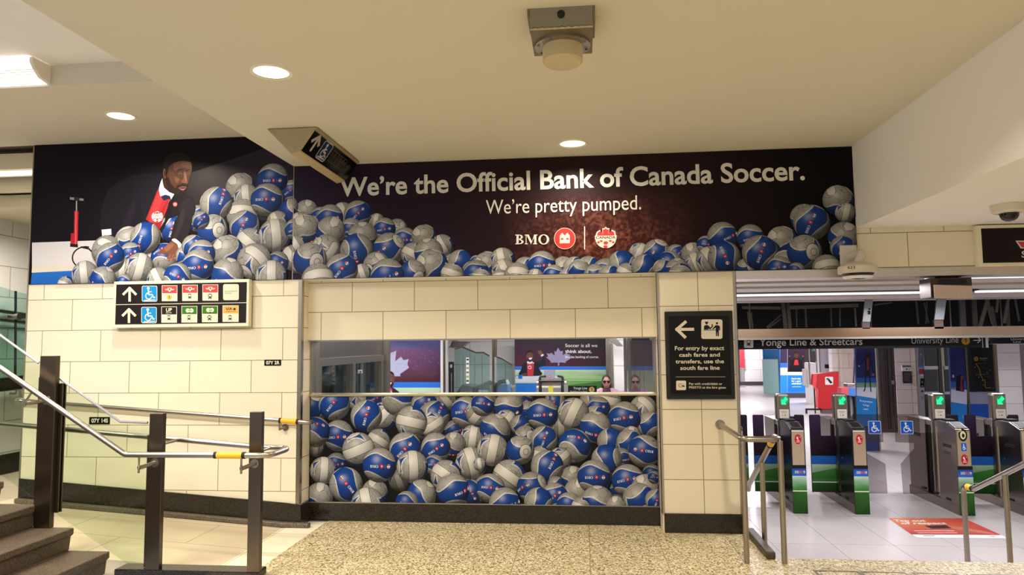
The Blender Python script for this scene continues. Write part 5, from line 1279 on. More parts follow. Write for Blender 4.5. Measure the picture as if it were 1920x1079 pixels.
pr.rect(1463, 640, 1476, 688, '#3c2a44'); pr.rect(1463, 688, 1509.5, 704, '#e4e2ee'); pr.rect(1463, 681, 1477, 690, '#3a6ac0'); pr.rect(1463, 704, 1509.5, 735, '#1f7cd6'); pr.rect(1463, 704, 1477, 738, '#2f8ce4'); pr.rect(1476, 640, 1509.5, 698, '#2a1226')
person_print(pr, unit(1476, 652, 1510, 698)); pr.line([(1476.5,640),(1476.5,738)], .8, '#9aa4c0')
for i, s in enumerate(('How’s this', 'for a goal', 'celebration?')): pr.text(s, (1484, 712+i*4.6), (1501 if i < 2 else 1503, 712+i*4.6), (1484, 708.8+i*4.6), '#e8f0fa', .03)
pr.rect(1485, 725, 1502, 726.2, '#b8d0f0')
pr.done('print', t)
# white doors and walls behind
stw('wall_mid_white', 1538, 1562, 640, 716, 24, .3, m_pale, up=CU); stw('wall_mid_tile', 1561, 1582, 640, 760, 23.2, .3, m_htile, up=CU); stw('wall_mid_beige', 1580, 1650, 640, 790, 22.9, .2, tiles('beige hall wall tile', '#b5a79d', '#7d726a', .9, .45, 0, 0, off=.5, gap=.005), up=CU)
t = bp('service_door', 'pale steel door in the white hall wall above the red box', 'door', 1539, 1559, 645, 715, 23.9, .06, plain('pale lilac steel', '#b9b6c6', .4), 'leaf', floor=True)
m = MB(); pxbox(m, 1547, 1557, 684, 691, 23.88, .02); m.build('plate', m_black, t)
m = MB(); pxbox(m, 1537.5, 1539, 642, 716, 23.88, .08); m.build('frame', m_steel, t)
t = bp('turnstile_cabinet', 'white cabinet with pale uprights far behind the red box', 'cabinet', 1519, 1531, 681, 723, 25, .6, plain('cabinet white', '#d8d4d2', .5), 'body', floor=True)
m = MB(); pxbox(m, 1511, 1517, 693, 724, 25.2, .4); m.build('side_unit', plain('cabinet grey', '#bdb6b0', .5), t)
m = MB(); pxbox(m, 1517.5, 1519, 648, 722, 25, .1); pxbox(m, 1531, 1532.2, 648, 722, 25, .1); m.build('upright', m_steel, t)
t = thing('exit_sign', 'small green lit exit sign beyond the blue column', 'sign', onY(1528, 655, 25.5))
m = MB(); pxbox(m, 1523, 1533, 650, 659, 25.5, .06); m.build('housing', plain('sign grey', '#7a8078', .5), t)
c0 = onY(1528, 651, 25.53); m = MB(); m.cyl((c0.x, 25.53, c0.z), (c0.x, 25.53, 2.45), .015, 8); m.build('hanger_rod', m_steel, t)
m = MB(); pxbox(m, 1526, 1532, 651.5, 657.5, 25.48, .015); m.build('lit_face', emit('exit green', '#1c9a58', .8), t)
# red collection box
YR = 21.6
t = thing('collection_box', 'red metal box with a white card symbol on a black stand', 'machine', (onY(1555, 774, YR).x, YR, ZH))
P = [(1527,702),(1573,697),(1574,767),(1541,768),(1535,765),(1536,730),(1525,722)]
m = MB(); m.prism([onY(x, y, YR) for x, y in P], (0, .28, 0)); m.build('body', plain('red enamel', '#b3131b', .35), t, .01)
m = MB(); m.prism([onY(x, y, YR-.02) for x, y in ((1525,702),(1532,701),(1530,727),(1535,731),(1534,764),(1530,762),(1530,734),(1524,722))], (0, .02, 0)); m.build('front_edge', plain('bright red enamel', '#d8434a', .35), t)
m = MB(); pxbox(m, 1542, 1572, 767, 775, YR+.05, .2); m.v = [(v[0], v[1], min(v[2], v[2]) if v[2] > ZH else ZH) for v in m.v]; zs = min(v[2] for v in m.v); m.v = [(v[0], v[1], ZH if v[2] == zs else v[2]) for v in m.v]; m.build('base', plain('red box base', '#5a4a44', .5), t)
pr = prn(YR, lift=.003); pr.rrect(1547, 707, 1562, 722, 1.5, '#e9e6e4'); pr.poly([(1549,710),(1553,709),(1561,718),(1557,720)], '#17161a'); pr.rect(1549, 711, 1553, 713, '#8a8688'); pr.done('symbol', t)
m = MB(); a = onY(1512, 757, YR); b = onY(1530, 757, YR); m.bar((a.x, YR+.1, ZH+.12), (b.x+.2, YR+.1, ZH+.12), .06, .05); m.cyl((a.x+.02, YR+.1, ZH), (a.x+.02, YR+.1, ZH+.12), .03, 10); m.cyl((b.x, YR+.1, ZH), (b.x, YR+.1, ZH+1.0), .02, 8); m.build('foot', m_rubber, t)
# litter bins
YL = 18.4
t = thing('litter_bin', 'twin litter bin with red and blue lids beside the poster column', 'bin', (onY(1592, 790, YL).x, YL, ZH))
m = MB(); m.prism([onY(x, y, YL) for x, y in ((1578,728),(1591,727),(1590,742),(1577,740))], (0, .3, 0)); m.build('red_flap', plain('red flap', '#b84850', .4), t)
m = MB(); m.prism([onY(x, y, YL) for x, y in ((1591,727),(1605,729),(1604,744),(1590,742))], (0, .3, 0)); m.build('blue_flap', plain('blue flap', '#3a6aa8', .4), t)
m = MB(); pxbox(m, 1588, 1604, 719, 726, YL+.05, .25); m.build('hood', m_steel, t, .02)
a = onY(1578, 760, YL).x; b = onY(1605, 760, YL).x; zt = onY(1590, 742, YL).z
m = MB()
for x in (a, (a+b)/2+.02, b): m.box(x-.015, x+.015, YL, YL+.3, ZH, zt)
m.build('frame', m_rubber, t)
m = MB(); m.ball(((a*.72+b*.28), YL+.15, ZH+.42), .075, .07, .2, 14, 8); m.build('bag', plain('yellow bag', '#c8a63c', .5), t, smooth=True)
m = MB(); m.ball(((a*.28+b*.72), YL+.15, ZH+.45), .09, .09, .34, 14, 8); m.build('bag', plain('clear bag', '#a8a8a4', .3), t, smooth=True)
m = MB(); m.cyl(onY(1600, 726, YL+.3), onY(1603, 665, YL+.3), .02, 8); m.build('pole', m_rubber, t)
# second poster column
YD = 14.4
t = bp('poster_column', 'tall dark blue poster column with a jumping figure right of the bins', 'column', 1606, 1643, 640, 800, YD, .06, plain('navy poster wrap', '#262a6a', .35), 'column', 0, True)
m = MB(); pxbox(m, 1643.2, 1646, 640, 800, YD-.02, .3); zs = min(v[2] for v in m.v); m.v = [(v[0], v[1], ZH if v[2] == zs else v[2]) for v in m.v]; m.build('corner_strip', m_steelv, t)
pr = prn(YD, lift=.003)
pr.grad([(1606,640),(1643,640),(1643,712),(1606,710)], ['#1c2060','#262a6a','#2c3478','#22286c']); pr.rect(1606, 709, 1643, 719, '#2a62c0'); pr.rect(1606, 718, 1643, 728, '#7aa890')
pr.grad([(1606,727),(1643,727),(1643,748),(1606,742)], ['#d2d6e8','#dce0f0','#e8e8f4','#e0e2f0']); pr.grad([(1606,742),(1643,748),(1643,800),(1606,800)], ['#1f86d8','#2a8ee0','#2a90e4','#2088dc'])
pr.poly([(1624,655),(1630,655),(1632,672),(1631,705),(1621,705),(1622,672)], '#15142a'); pr.poly([(1625,672),(1629,672),(1629,694),(1625,694)], '#8a2c44'); pr.disc(1627, 660, 2.6, '#3a2838', 3.6)
pr.line([(1622,672),(1611,686)], 2, '#15142a'); pr.line([(1631,672),(1638,700)], 2.4, '#15142a'); pr.disc(1610.5, 687, 1.5, '#c8b8c0'); pr.disc(1637, 703, 2.4, '#8a6a60')
pr.line([(1623,705),(1621.5,732)], 2, '#101024'); pr.line([(1630,705),(1633,735)], 2, '#101024'); pr.line([(1621,731),(1619.5,734)], 2, '#101024')
pr.text('Do we get attention', (1612, 753), (1636, 756), (1612, 749.6), '#e6f0fa', .02); pr.text('for forgot.', (1618, 761), (1630, 762.6), (1618, 757.8), '#e6f0fa', .02); pr.rect(1619, 767, 1628, 769, '#c4dcf4')
pr.done('print', t)
# wall with doors, notice, elevator
YE = 17.2
stw('wall_gap_white', 1640, 1651, 640, 810, YE+.2, .3, m_white, up=CU)
stw('wall_right_tile', 1681, 1726, 640, 810, YE, .4, tiles('pale rosy hall tile', '#d3c9c4', '#8f8580', .62, .31, 0, 0, off=.0, gap=.005), up=CU)
t = bp('double_door', 'tall brown steel double door between the poster column and white tiles', 'door', 1649, 1680, 640, 806, YE+.05, .1, brushed('brown door steel', '#6b5d52', .4, 2), 'leaf', floor=True)
m = MB()
for x in (1656, 1664, 1668, 1676): pxbox(m, x-.6, x+.6, 640, 806, YE+.02, .035)
m.build('mouldings', plain('dark door seam', '#352e29', .5), t)
m = MB(); pxbox(m, 1671, 1677, 714, 721, YE+.0, .05); m.build('lock_plate', m_steel, t)
t = bp('wall_notice', 'dark notice with a pale header on the white tiles beside the door', 'notice', 1693, 1710, 697, 719, YE-.03, .03, plain('dark notice', '#231f26', .4), 'sheet')
m = MB(); pxbox(m, 1691.5, 1708.5, 685, 696, YE-.03, .03); m.build('header', plain('notice header', '#d8d2cc', .4), t)
m = MB(); pxbox(m, 1692, 1708, 685.5, 689, YE-.034, .004); m.build('header_band', plain('green grey', '#4c5c54', .4), t)
pr = prn(YE-.03, lift=.003)
for k in range(7): pr.rect(1695, 700+k*2.4, 1708-(k % 3), 700.7+k*2.4, '#8a8690')
pr.disc(1700, 692.5, 1.3, '#2a262a'); pr.line([(1704,694),(1707,691)], .8, '#2a262a'); pr.done('lettering', t)
YV = 16.8
t = bp('elevator', 'glazed elevator doors with pale crossbars in steel frames', 'elevator', 1732, 1790, 640, 800, YV, .3, m_steelv, 'frame', 0, True)
m = MB()
for x0, x1 in ((1734, 1758), (1772, 1783)):
    for y0, y1 in ((640, 687), (693.5, 735), (740, 782)): pxbox(m, x0, x1, y0, y1, YV-.02, .02)
m.build('glazing', plain('dark blue green glass', '#10161e', .08), t)
m = MB()
for x0, x1 in ((1733, 1759), (1771, 1784)):
    for y0, y1 in ((687, 693), (735, 740)): pxbox(m, x0, x1, y0, y1, YV-.03, .03)
m.build('crossbar', plain('pale crossbar', '#e2dce0', .4), t)
m = MB(); pxbox(m, 1763, 1768, 640, 800, YV-.05, .05); m.build('door_gap', plain('dark bronze', '#4a403a', .4), t)
t = bp('elevator_controls', 'narrow steel call panel with lit symbols left of the elevator', 'panel', 1721, 1731.6, 640, 800, YV-.05, .06, brushed('panel steel', '#a49c98', .35, 2), 'plate', 0, True)
pr = prn(YV-.05, lift=.003)
pr.rect(1722, 640, 1732, 690, '#6a6474'); pr.poly([(1725,664),(1728,664),(1726.5,668)], '#b8b4c0'); pr.rect(1723, 687, 1732, 689.5, '#3a8ad0'); pr.rect(1723, 692, 1732, 702, '#a83c40'); pr.rect(1725, 703, 1732, 706, '#d8d0cc'); pr.rrect(1725.5, 710, 1732.5, 727, 1, '#0c0e0e')
pr.disc(1729, 717, 2, '#2f9c5c'); pr.disc(1729, 724.5, 1, '#c8d4cc'); pr.disc(1729.5, 734, 2, '#141214'); pr.rect(1728, 744, 1731, 750, '#8a8480'); pr.done('symbols', t)
# angled poster and the line map
YM = 14.8
t = bp('poster_column', 'navy poster column with a small praying figure right of the elevator', 'column', 1783, 1813, 640, 800, YM-.15, .06, plain('navy poster wrap', '#262a6a', .35), 'column', 0, True)
pr = prn(YM-.15, lift=.003)
pr.grad([(1783,640),(1813,640),(1813,735),(1783,733)], ['#20246a','#282c74','#3a448a','#2a307a']); pr.rect(1783, 716, 1813, 728, '#3a6ac4'); pr.poly([(1783,728),(1793,727),(1813,732),(1783,732)], '#7aa08a')
pr.grad([(1783,731),(1813,731),(1813,759),(1783,754)], ['#c8c8e2','#ccd0e8','#dcdcf0','#d8d8ec']); pr.grad([(1783,754),(1813,759),(1813,800),(1783,800)], ['#1f86d8','#2a8ee0','#2a90e4','#2088dc'])
pr.poly([(1793,706),(1800,702),(1806,704),(1808,735),(1792,733)], '#14122a'); pr.poly([(1801,706),(1804,706),(1806,735),(1800,735)], '#8a2c4a'); pr.disc(1800.5, 695, 2.2, '#4a3440', 3.6); pr.disc(1804, 708, 2, '#7a5a58', 4); pr.disc(1787, 706, 2, '#c8c0d4', 3)
pr.text('are', (1805, 783), (1812, 783.5), (1805, 780), '#e6f0fa', .02); pr.text('in', (1807, 791), (1811, 791), (1807, 787), '#e6f0fa', .02); pr.done('print', t)
m = MB(); pxbox(m, 1813, 1816.5, 640, 800, YM-.17, .06); zs = min(v[2] for v in m.v); m.v = [(v[0], v[1], ZH if v[2] == zs else v[2]) for v in m.v]; struct('trim_7', m, m_bronze)
t = bp('poster_panel', 'blue and white panel on the wall under the black line map', 'panel', 1815, 1873, 640, 800, YM, .2, plain('blue panel print', '#1456c0', .4), 'board', 0, True)
pr = prn(YM, lift=.003); pr.rect(1815, 640, 1873, 740, '#141046'); pr.rect(1815, 735, 1873, 758, '#aeb0cc'); pr.done('print', t)
t = bp('line_map', 'black wall map with a yellow bent transit line', 'map', 1815, 1870, 648, 735, YM-.05, .0485, plain('map black', '#08070a', .25), 'panel')
pr = prn(YM-.05, lift=.003)
pr.disc(1830, 673.5, 4.2, '#c89430'); pr.one(1830.4, 676, 5, '#141008')
pr.text('Vaughan', (1836.5, 674), (1851.5, 673.5), (1836.5, 670.4), '#b8b4ae', .0); pr.text('University Line', (1837, 677), (1854, 677), (1837, 674.9), '#8a867e', .0)
pr.line([(1829.5,682),(1837,694),(1837.5,702),(1843,712.5),(1846.5,713.5),(1847,725.5),(1849,728),(1858,727.5)], 1.2, '#a89848'); pr.line([(1829.5,682),(1849,681)], .5, '#8a8468'); pr.line([(1831,703),(1854,702.5)], .7, '#9a8a50')
for q in ((1828,689),(1831,703),(1842,714),(1856,695),(1862,729),(1835,708),(1843,722),(1851,699)): pr.disc(*q, .9, '#a8a49c')
for q in ((1838,716,1838,728),(1850,690,1850,700),(1841,690,1848,690),(1849,706,1856,706),(1849,718,1855,718)): pr.line([q[:2], q[2:]], .4, '#6a6a6a')
pr.done('map_lines', t)
stw('wall_near_white', 1873, 1916, 640, 800, 13.6, .04, tiles('bright hall tile', '#e6dfe2', '#a8a0a0', .9, .3, 0, 0, off=.0, gap=.004), up=1.86)
m = MB(); pxbox(m, 1868.5, 1873, 640, 800, 13.58, .05); zs = min(v[2] for v in m.v); m.v = [(v[0], v[1], ZH if v[2] == zs else v[2]) for v in m.v]; struct('trim_8', m, m_bronze)
stw('wall_near_brown', 1916, 1990, 640, 800, 13.8, .04, plain('grey brown wall', '#8d8580', .5), up=1.86)

# ------------------------------------------------------------------ what stands behind the ticket window
XS = -2.84
# frame of the window
tw_ = thing('window_frame', 'thin steel frame strip above the football panel', 'frame', (-1.05, DW, 1.24))
m = MB(); m.box(-2.79, .70, DW-.03, 7.29, 1.2385, 1.2555); m.build('sill_rail', brushed('warm sill steel', '#cbb98a', .3), tw_)
m = MB(); m.box(-2.79, .70, DL+.01, 7.29, 1.795, 1.806); m.build('head_rail', m_steel, tw_)
m = MB(); m.box(-2.79, -2.775, DW-.01, 7.29, 1.256, 1.795); m.box(.685, .70, DW-.01, 7.29, 1.256, 1.795); m.build('jamb', m_guard, tw_)
m = MB(); m.box(-2.775, .685, 7.15, 7.158, 1.2555, 1.795); o = struct('window_1', m, glass('clear window glass', '#f4f6f4', .99))
# steel clad side wall with dark glazed doors
YJ = onX(717, 700, XS).y
m = MB(); m.box(XS-.1, XS, 7.33, YJ, onX(640, 678, XS).z+.0, 2.45); struct('wall_booth_side', m, brushed('booth steel', '#8c857f', .3, 2))
zt = onX(640, 684, XS).z
t = thing('glazed_door', 'dark glazed steel door at the left inside the ticket window', 'door', (XS, 8.6, ZH))
m = MB(); m.box(XS-.06, XS+.03, 7.35, YJ-.02, zt, zt+.085)
for yy in (7.4, onX(660, 700, XS).y, YJ-.1): m.box(XS-.06, XS+.03, yy-.05, yy+.05, ZH, zt)
m.build('frame', brushed('door steel', '#9a9188', .32, 2), t)
m = MB(); m.box(XS-.02, XS-.012, 7.45, YJ-.15, ZH+.02, zt); m.build('pane', glass('smoked glass', '#a3abaa', .93), t)
m = MB(); m.box(-5.7, -5.6, 7.33, 12.4, ZH, 2.45); m.box(-5.7, XS-.1, 12.3, 12.4, ZH, 2.45); struct('wall_booth', m, plain('booth teal', '#41605c', .6))
pr = Print(lambda p: (lambda q: (q.y, q.z))(onX(p[0], p[1], XS-.011)), lambda u, v: Vector((XS-.011, u, v)), (1, 0, 0), lift=.001)
pr.text('IT’S', (671, 701), (679.5, 700), (671, 694.5), '#d8d2c6', .01); pr.done('lettering', t)
m = MB(); pxbox(m, 718, 730.5, 600, 800, YJ+.02, .04); struct('trim_9', m, brushed('jamb steel', '#9c948c', .35, 2))

def leaf(pr, u, col, stem=True):
    L = [(0,1.0),(.12,.62),(.30,.72),(.26,.30),(.50,.52),(.56,.40),(.82,.46),(.74,.26),(.92,.16),(.52,-.16),(.58,-.32),(.10,-.26),(.06,-.7)]
    pts = L+[(-x, y) for x, y in reversed(L[1:])]
    pr.poly([u(*p) for p in pts], col)
def stadium_print(pr, x0, x1, yb0, yb1, ybot):
    pr.grad([(x0,632),(x1,632),(x1,yb0),(x0,yb0)], ['#2a1a30','#0e080c','#3a0e20','#571a34'])
    pr.rect(x0, yb0, x1, yb1, '#2f74d4')
    pr.grad([(x0,yb1),(x1,yb1),(x1,yb1+13),(x0,yb1+13)], ['#cfe0c8','#c2d8b8','#7fae62','#a4c68c'])
    pr.grad([(x0,yb1+13),(x1,yb1+13),(x1,ybot),(x0,ybot)], ['#8ab870','#6aa050','#4a8434','#5a9440'])
# poster with the leaf and a cropped man
YA = 11.2
t = thing('wall_poster', 'purple leaf poster with a half hidden smiling man seen through the window', 'poster', onY(780, 742, YA))
m = MB(); pxbox(m, 728, 825.5, 636, 790, YA, .03); m.build('board', plain('poster backing', '#3a1a30', .4), t)
pr = prn(YA, lift=.001)
pr.grad([(728,636),(825.5,636),(825.5,655),(728,655)], ['#3a3f78','#4a4a86','#4a3a70','#6a5a8e']); pr.grad([(728,655),(825.5,655),(825.5,717),(728,717)], ['#7a4a74','#5c3668','#3c0a1c','#4a1020'])
pr.rect(728, 717, 825.5, 727.5, '#2470d8'); pr.grad([(728,727.5),(825.5,727.5),(825.5,790),(728,790)], ['#bcd4b0','#c8dcc0','#6f9c54','#7aa860'])
pr.poly([(728,664),(743,658),(741,678),(752,669),(757,676),(766,674),(764,684),(767,690),(750,702),(751,706),(738,706),(728,704)], '#b4b6d2')
sp = random.Random(3)
for k in range(110):
    x, y = sp.uniform(729, 824), sp.uniform(656, 706); w_ = sp.uniform(.35, .8)*(1 if y < 690 else .7)
    pr.disc(x, y, w_, '#a8889c' if x > 766 or y < 662 else '#6a5a86', n=5)
pr.poly([(728,697),(733,697),(738,700),(740,708),(739,717),(737,724),(733,727),(728,725)], '#6a4030', 3); pr.poly([(728,697),(733,696.5),(738,700),(739,704),(733,701),(728,702)], '#1a1010', 3)
pr.poly([(728,717),(734,716),(738,719),(736,725),(732,729),(728,728)], '#2a1812', 3); pr.poly([(729,718),(735,717.5),(733,721.5),(729,721.5)], '#e6dcd4'); pr.poly([(732,708),(735,715),(731,715)], '#8a5a46')
pr.line([(729,707.5),(733,707.5)], .8, '#160c0a'); pr.line([(735,707),(738,706.5)], .8, '#160c0a')
pr.poly([(728,729),(736,727),(740,729),(748,735),(753,742),(754,790),(728,790)], '#141426'); pr.poly([(728,730),(735,728),(743,790),(728,790)], '#d02f3a'); pr.line([(733,733),(740,748)], 1.2, '#ece4e0')
pr.done('print', t)
# steel post, black pillar sign, white tiles
m = MB(); pxbox(m, 826, 838, 630, 800, 11.0, .12); struct('trim_10', m, plain('pale jamb', '#d0ccc8', .4)); m = MB(); pxbox(m, 831, 834.5, 630, 800, 10.97, .02); struct('trim_11', m, m_bronze)
t = thing('pillar_sign', 'tall narrow black sign with white lettering left of the glass stair', 'sign', onY(846, 742, 10.6))
m = MB(); pxbox(m, 841, 850.5, 679, 790, 10.6, .05); m.build('panel', m_black, t)
pr = prn(10.6, lift=.002); pr.rect(844, 684, 848, 690, '#8a8688'); pr.line([(846.5,700),(846.5,738)], 1.2, '#6a6668'); pr.done('lettering', t)
YT = 14.0
m = MB(); m.box(-6, 1.38, YT, YT+.3, ZH-.05, 2.45); struct('wall_hall_tile', m, m_htile)
# glass sided stair
gt = glass('teal stair glass', '#d6e9e7', .95)
for i, (P_, lb, Y) in enumerate((([(852,655),(866,651),(893,662),(906,661.5),(918,668),(918,905),(852,905)], 'larger teal glass balustrade panel seen through the window', 10.9), ([(931,670),(941,673),(961,685),(962,900),(931,900)], 'narrower teal glass balustrade panel right of the dark post', 11.1))):
    t = thing('glass_balustrade', lb, 'glass panel', onY(P_[-1][0], 790, Y), 'glass balustrades of the far stair')
    m = MB(); m.prism([onY(*q, Y) for q in P_], (0, .015, 0)); m.build('sheet', gt, t)
    m = MB(); m.tube([onY(*q, Y+.007) for q in P_[:-2]], .012, 8); m.build('top_rail', m_bronze, t)
    m = MB()
    for q in ((868, 878, 890, 904) if i == 0 else (948,)): m.bar(onY(q, 668 if i == 0 else 680, Y-.004), onY(q, 790, Y-.004), .006, .006)
    m.build('joints', m_bronze, t)
m = MB(); pxbox(m, 923, 926.5, 630, 800, 11.3, .06); pxbox(m, 926.5, 931, 630, 670, 11.32, .05); struct('trim_12', m, m_bronze)
t = thing('stair_flank', 'grey sloping stair side under the teal glass', 'stair side', onY(885, 742, 11.5))
m = MB(); m.prism([onY(*q, 11.75) for q in ((852,742),(866,722),(890,726),(918,714),(960,728),(960,868),(852,868))], (0, .6, 0)); m.build('slab', plain('grey stair flank', '#77726e', .5), t)
m = MB(); pxbox(m, 886, 897, 728, 741, 11.66, .08); m.build('black_unit', m_rubber, t); m = MB(); pxbox(m, 862, 886, 736, 744, 11.67, .06); pxbox(m, 897, 925, 732, 744, 11.67, .06); m.build('white_ledge', m_white, t)
# vertical info strip seen on the glass
t = thing('info_strip', 'narrow white strip of small notices on the teal glass', 'notice', onY(877, 720, 10.89))
m = MB(); pxbox(m, 874, 879.5, 671, 720, 10.889, .01); m.build('sheet', plain('strip white', '#dcdcd8', .4), t)
pr = prn(10.889, lift=.002)
for k, c in enumerate(('#3a3a3a','#6a6a6a','#c8822c','#6a6a6a','#a8a03c','#4a4a4a')): pr.rect(874.6, 673+k*8, 879, 676.5+k*8, c)
pr.done('lettering', t)
# poster: soccer is all we think about
YK = 13.5
t = thing('wall_poster', 'big poster of a laughing man waving at a white desk on a green pitch', 'poster', onY(1050, 742, YK))
m = MB(); pxbox(m, 965.5, 1136, 633, 800, YK, .05); m.build('board', plain('poster backing', '#3a1a30', .4), t)
pr = prn(YK, lift=.001)
z = zoomed(900, 630, 5.647)
stadium_print(pr, 965.5, 1136, 687.5, 694, 800)
pr.poly([z(*q) for q in ((880,530),(1320,480),(1330,900),(880,900))], '#3f7a2c'); pr.line([z(890,470), z(1325,472)], .8, '#e0ecd4'); pr.poly([z(*q) for q in ((840,380),(1000,370),(1320,440),(1320,462),(900,455))], '#a8c890')
pr.poly([z(x, y) for x, y in ((826,125),(850,165),(878,160),(876,208),(915,180),(925,195),(955,200),(940,225),(960,240),(905,275),(910,288),(842,282),(838,318),(824,318),(826,284),(745,285),(752,272),(700,228),(722,220),(705,185),(745,192),(752,178),(790,210),(788,162),(806,170))], '#9a8fb0')
for k in range(60): pr.disc(*z(sp.uniform(720, 940), sp.uniform(170, 285)), .4, '#8a7ea0', n=5)
# man
Q = lambda l: [z(*q) for q in l]
pr.poly(Q([(420,425),(440,350),(450,310),(500,285),(560,275),(620,270),(650,260),(670,220),(645,205),(665,190),(690,250),(695,310),(640,330),(625,350),(650,420)]), '#10112a', 3)
pr.poly(Q([(497,290),(550,280),(572,300),(565,420),(503,424)]), '#cc2f38'); pr.disc(*z(527, 335), 3.4, '#eadcd8'); pr.disc(*z(527, 335), 2.2, '#c43a40')
pr.poly(Q([(500,268),(530,280),(555,268),(558,290),(530,300),(498,292)]), '#dfe6f2')
pr.poly(Q([(488,200),(495,175),(530,160),(555,180),(562,210),(558,250),(540,272),(518,272),(495,245)]), '#6f4434', 3); pr.poly(Q([(486,205),(490,170),(525,150),(556,172),(562,200),(545,178),(505,182),(494,205)]), '#150d0d', 3)
pr.poly(Q([(500,245),(520,235),(555,238),(556,255),(540,274),(518,274)]), '#2a1812', 3); pr.poly(Q([(516,238),(550,232),(545,250),(525,254)]), '#ece4de', 3); pr.line(Q([(503,206),(520,203)]), .8, '#140c0a'); pr.line(Q([(535,203),(552,201)]), .8, '#140c0a'); pr.poly(Q([(524,208),(534,208),(538,228),(520,228)]), '#8a5a46')
pr.poly(Q([(640,205),(668,192),(676,208),(650,222)]), '#e6eaf4'); pr.poly(Q([(612,170),(620,150),(630,170),(640,148),(648,165),(656,168),(662,190),(645,206),(625,195)]), '#7c4c3a', 3)
pr.poly(Q([(440,410),(470,396),(496,398),(492,415),(460,424)]), '#6a4030', 3); pr.disc(*z(566, 288), 1.3, '#e8dcdc')
pr.grad(Q([(372,500),(372,430),(800,424),(905,480),(905,500)]), ['#d9d9e4','#e6e6f0','#dcdce8','#c4c6d8','#c0c2d4']); pr.rect(*z(380, 505), *z(620, 900), '#1f74d2')
pr.poly(Q([(680,365),(798,362),(794,462),(668,462)]), '#a8a4b4'); pr.disc(*z(735, 434), 2.5, '#d84a54'); pr.disc(*z(735, 434), 1.3, '#f0e4e4'); pr.line(Q([(620,455),(680,462)]), .7, '#8a8698')
pr.poly(Q([(400,418),(452,414),(448,458),(408,458)]), '#1f74c8'); pr.line([z(400+13*math.cos(a)-6, 436+18*math.sin(a)) for a in [k*.5+1.2 for k in range(8)]], .9, '#1f74c8')
pr.text('Soccer is all we', z(903, 120), z(1243, 120), z(903, 86), '#f0eeea', .004); pr.text('think about.', z(903, 182), z(1182, 182), z(903, 148), '#f0eeea', .02); pr.text('Besides banking of course.', z(903, 236), z(1256, 236), z(903, 212), '#f0eeea', .008)
pr.done('print', t)
# frames and tiles right of the poster
m = MB(); pxbox(m, 1137, 1143, 636, 800, 13.3, .15); pxbox(m, 1146, 1152, 645, 800, 12.9, .15); struct('trim_13', m, m_steelv)
m = MB(); pxbox(m, 1152, 1171, 630, 800, 12.6, .4); struct('wall_pier', m, m_htile)
m = MB(); pxbox(m, 1171, 1176, 630, 800, 10.9, .1); pxbox(m, 1178.5, 1184, 630, 800, 10.85, .1); struct('trim_14', m, brushed('jamb grey', '#8c8682', .35, 2))
t = thing('glass_screen', 'tall tinted glass screen in front of the person at the right of the window', 'glass panel', onY(1200, 742, 9.6))
m = MB(); pxbox(m, 1184, 1240, 630, 932, 9.6, .012); m.build('sheet', glass('mauve tinted glass', '#dcd3de', .95), t)
m = MB()
for x in (1190, 1200, 1207.5): pxbox(m, x, x+.6, 650, 800, 9.59, .006)
m.build('seams', m_bronze, t)
m = MB(); pxbox(m, 1184, 1218, 634, 639, 9.585, .014); m.build('band', m_rubber, t)
m = MB(); pxbox(m, 1176, 1240, 639, 687, 13.9, .05); struct('wall_back_maroon', m, plain('dark maroon wall', '#3a1c30', .5)); m = MB(); pxbox(m, 1176, 1240, 687, 695, 13.88, .05); struct('trim_15', m, plain('blue band', '#3a74c8', .5)); m = MB(); pxbox(m, 1176, 1240, 695, 800, 13.88, .05); struct('wall_back_green', m, plain('green print', '#a6bf94', .5))
# hall ceiling pieces glimpsed under the lintel
t = thing('hanging_sign', 'grey wedge shaped sign under the far ceiling seen through the window', 'sign', onY(830, 640, 11.6))
m = MB(); m.prism([onY(*q, 11.3) for q in ((805,566),(850,566),(850,636),(843,651),(826,654),(805,636))], (0, .5, 0)); m.build('housing', plain('wedge grey', '#8a8680', .5), t)
m = MB(); m.prism([onY(*q, 11.28) for q in ((850,640),(878,641),(866,651),(846,653))], (0, .3, 0)); m.build('face', plain('wedge dark', '#4a443e', .3), t)
t = thing('ceiling_channel', 'pale steel channel bent under the far ceiling at the window\'s right', 'channel', onY(1150, 640, 12))
m = MB(); m.prism([onY(*q, 12.2) for q in ((1136,634),(1155,634),(1169,650),(1158,650))], (0, .2, 0)); m.build('profile', m_steel, t)
# gate machine, bin, low black sign
t = thing('gate_barrier', 'stainless barrel shaped barrier with a yellow tag before the desk poster', 'barrier', (onY(1033, 742, 11.9).x, 11.9, ZH))
a, b = onY(1006, 730, 11.9), onY(1062, 730, 11.9); rr = .13
m = MB(); m.cyl((a.x, 12.0, a.z+.01), (b.x, 12.0, a.z+.01), rr, 26); m.build('barrel', m_steel, t, smooth=True)
m = MB(); m.cyl((a.x+.04, 12.0, a.z+.01), (a.x+.09, 12.0, a.z+.01), rr+.012, 26); m.cyl((b.x-.09, 12.0, a.z+.01), (b.x-.04, 12.0, a.z+.01), rr+.012, 26); m.build('barrel_band', m_rubber, t, smooth=True)
m = MB(); m.box(a.x+.02, b.x-.02, 11.95, 12.1, ZH, a.z-.1); m.build('stand', m_gate, t)
m = MB(); m.box(a.x+.03, b.x-.03, 11.9, 12.1, a.z+.13, a.z+.17); m.build('top_plate', m_steelv, t, .01)
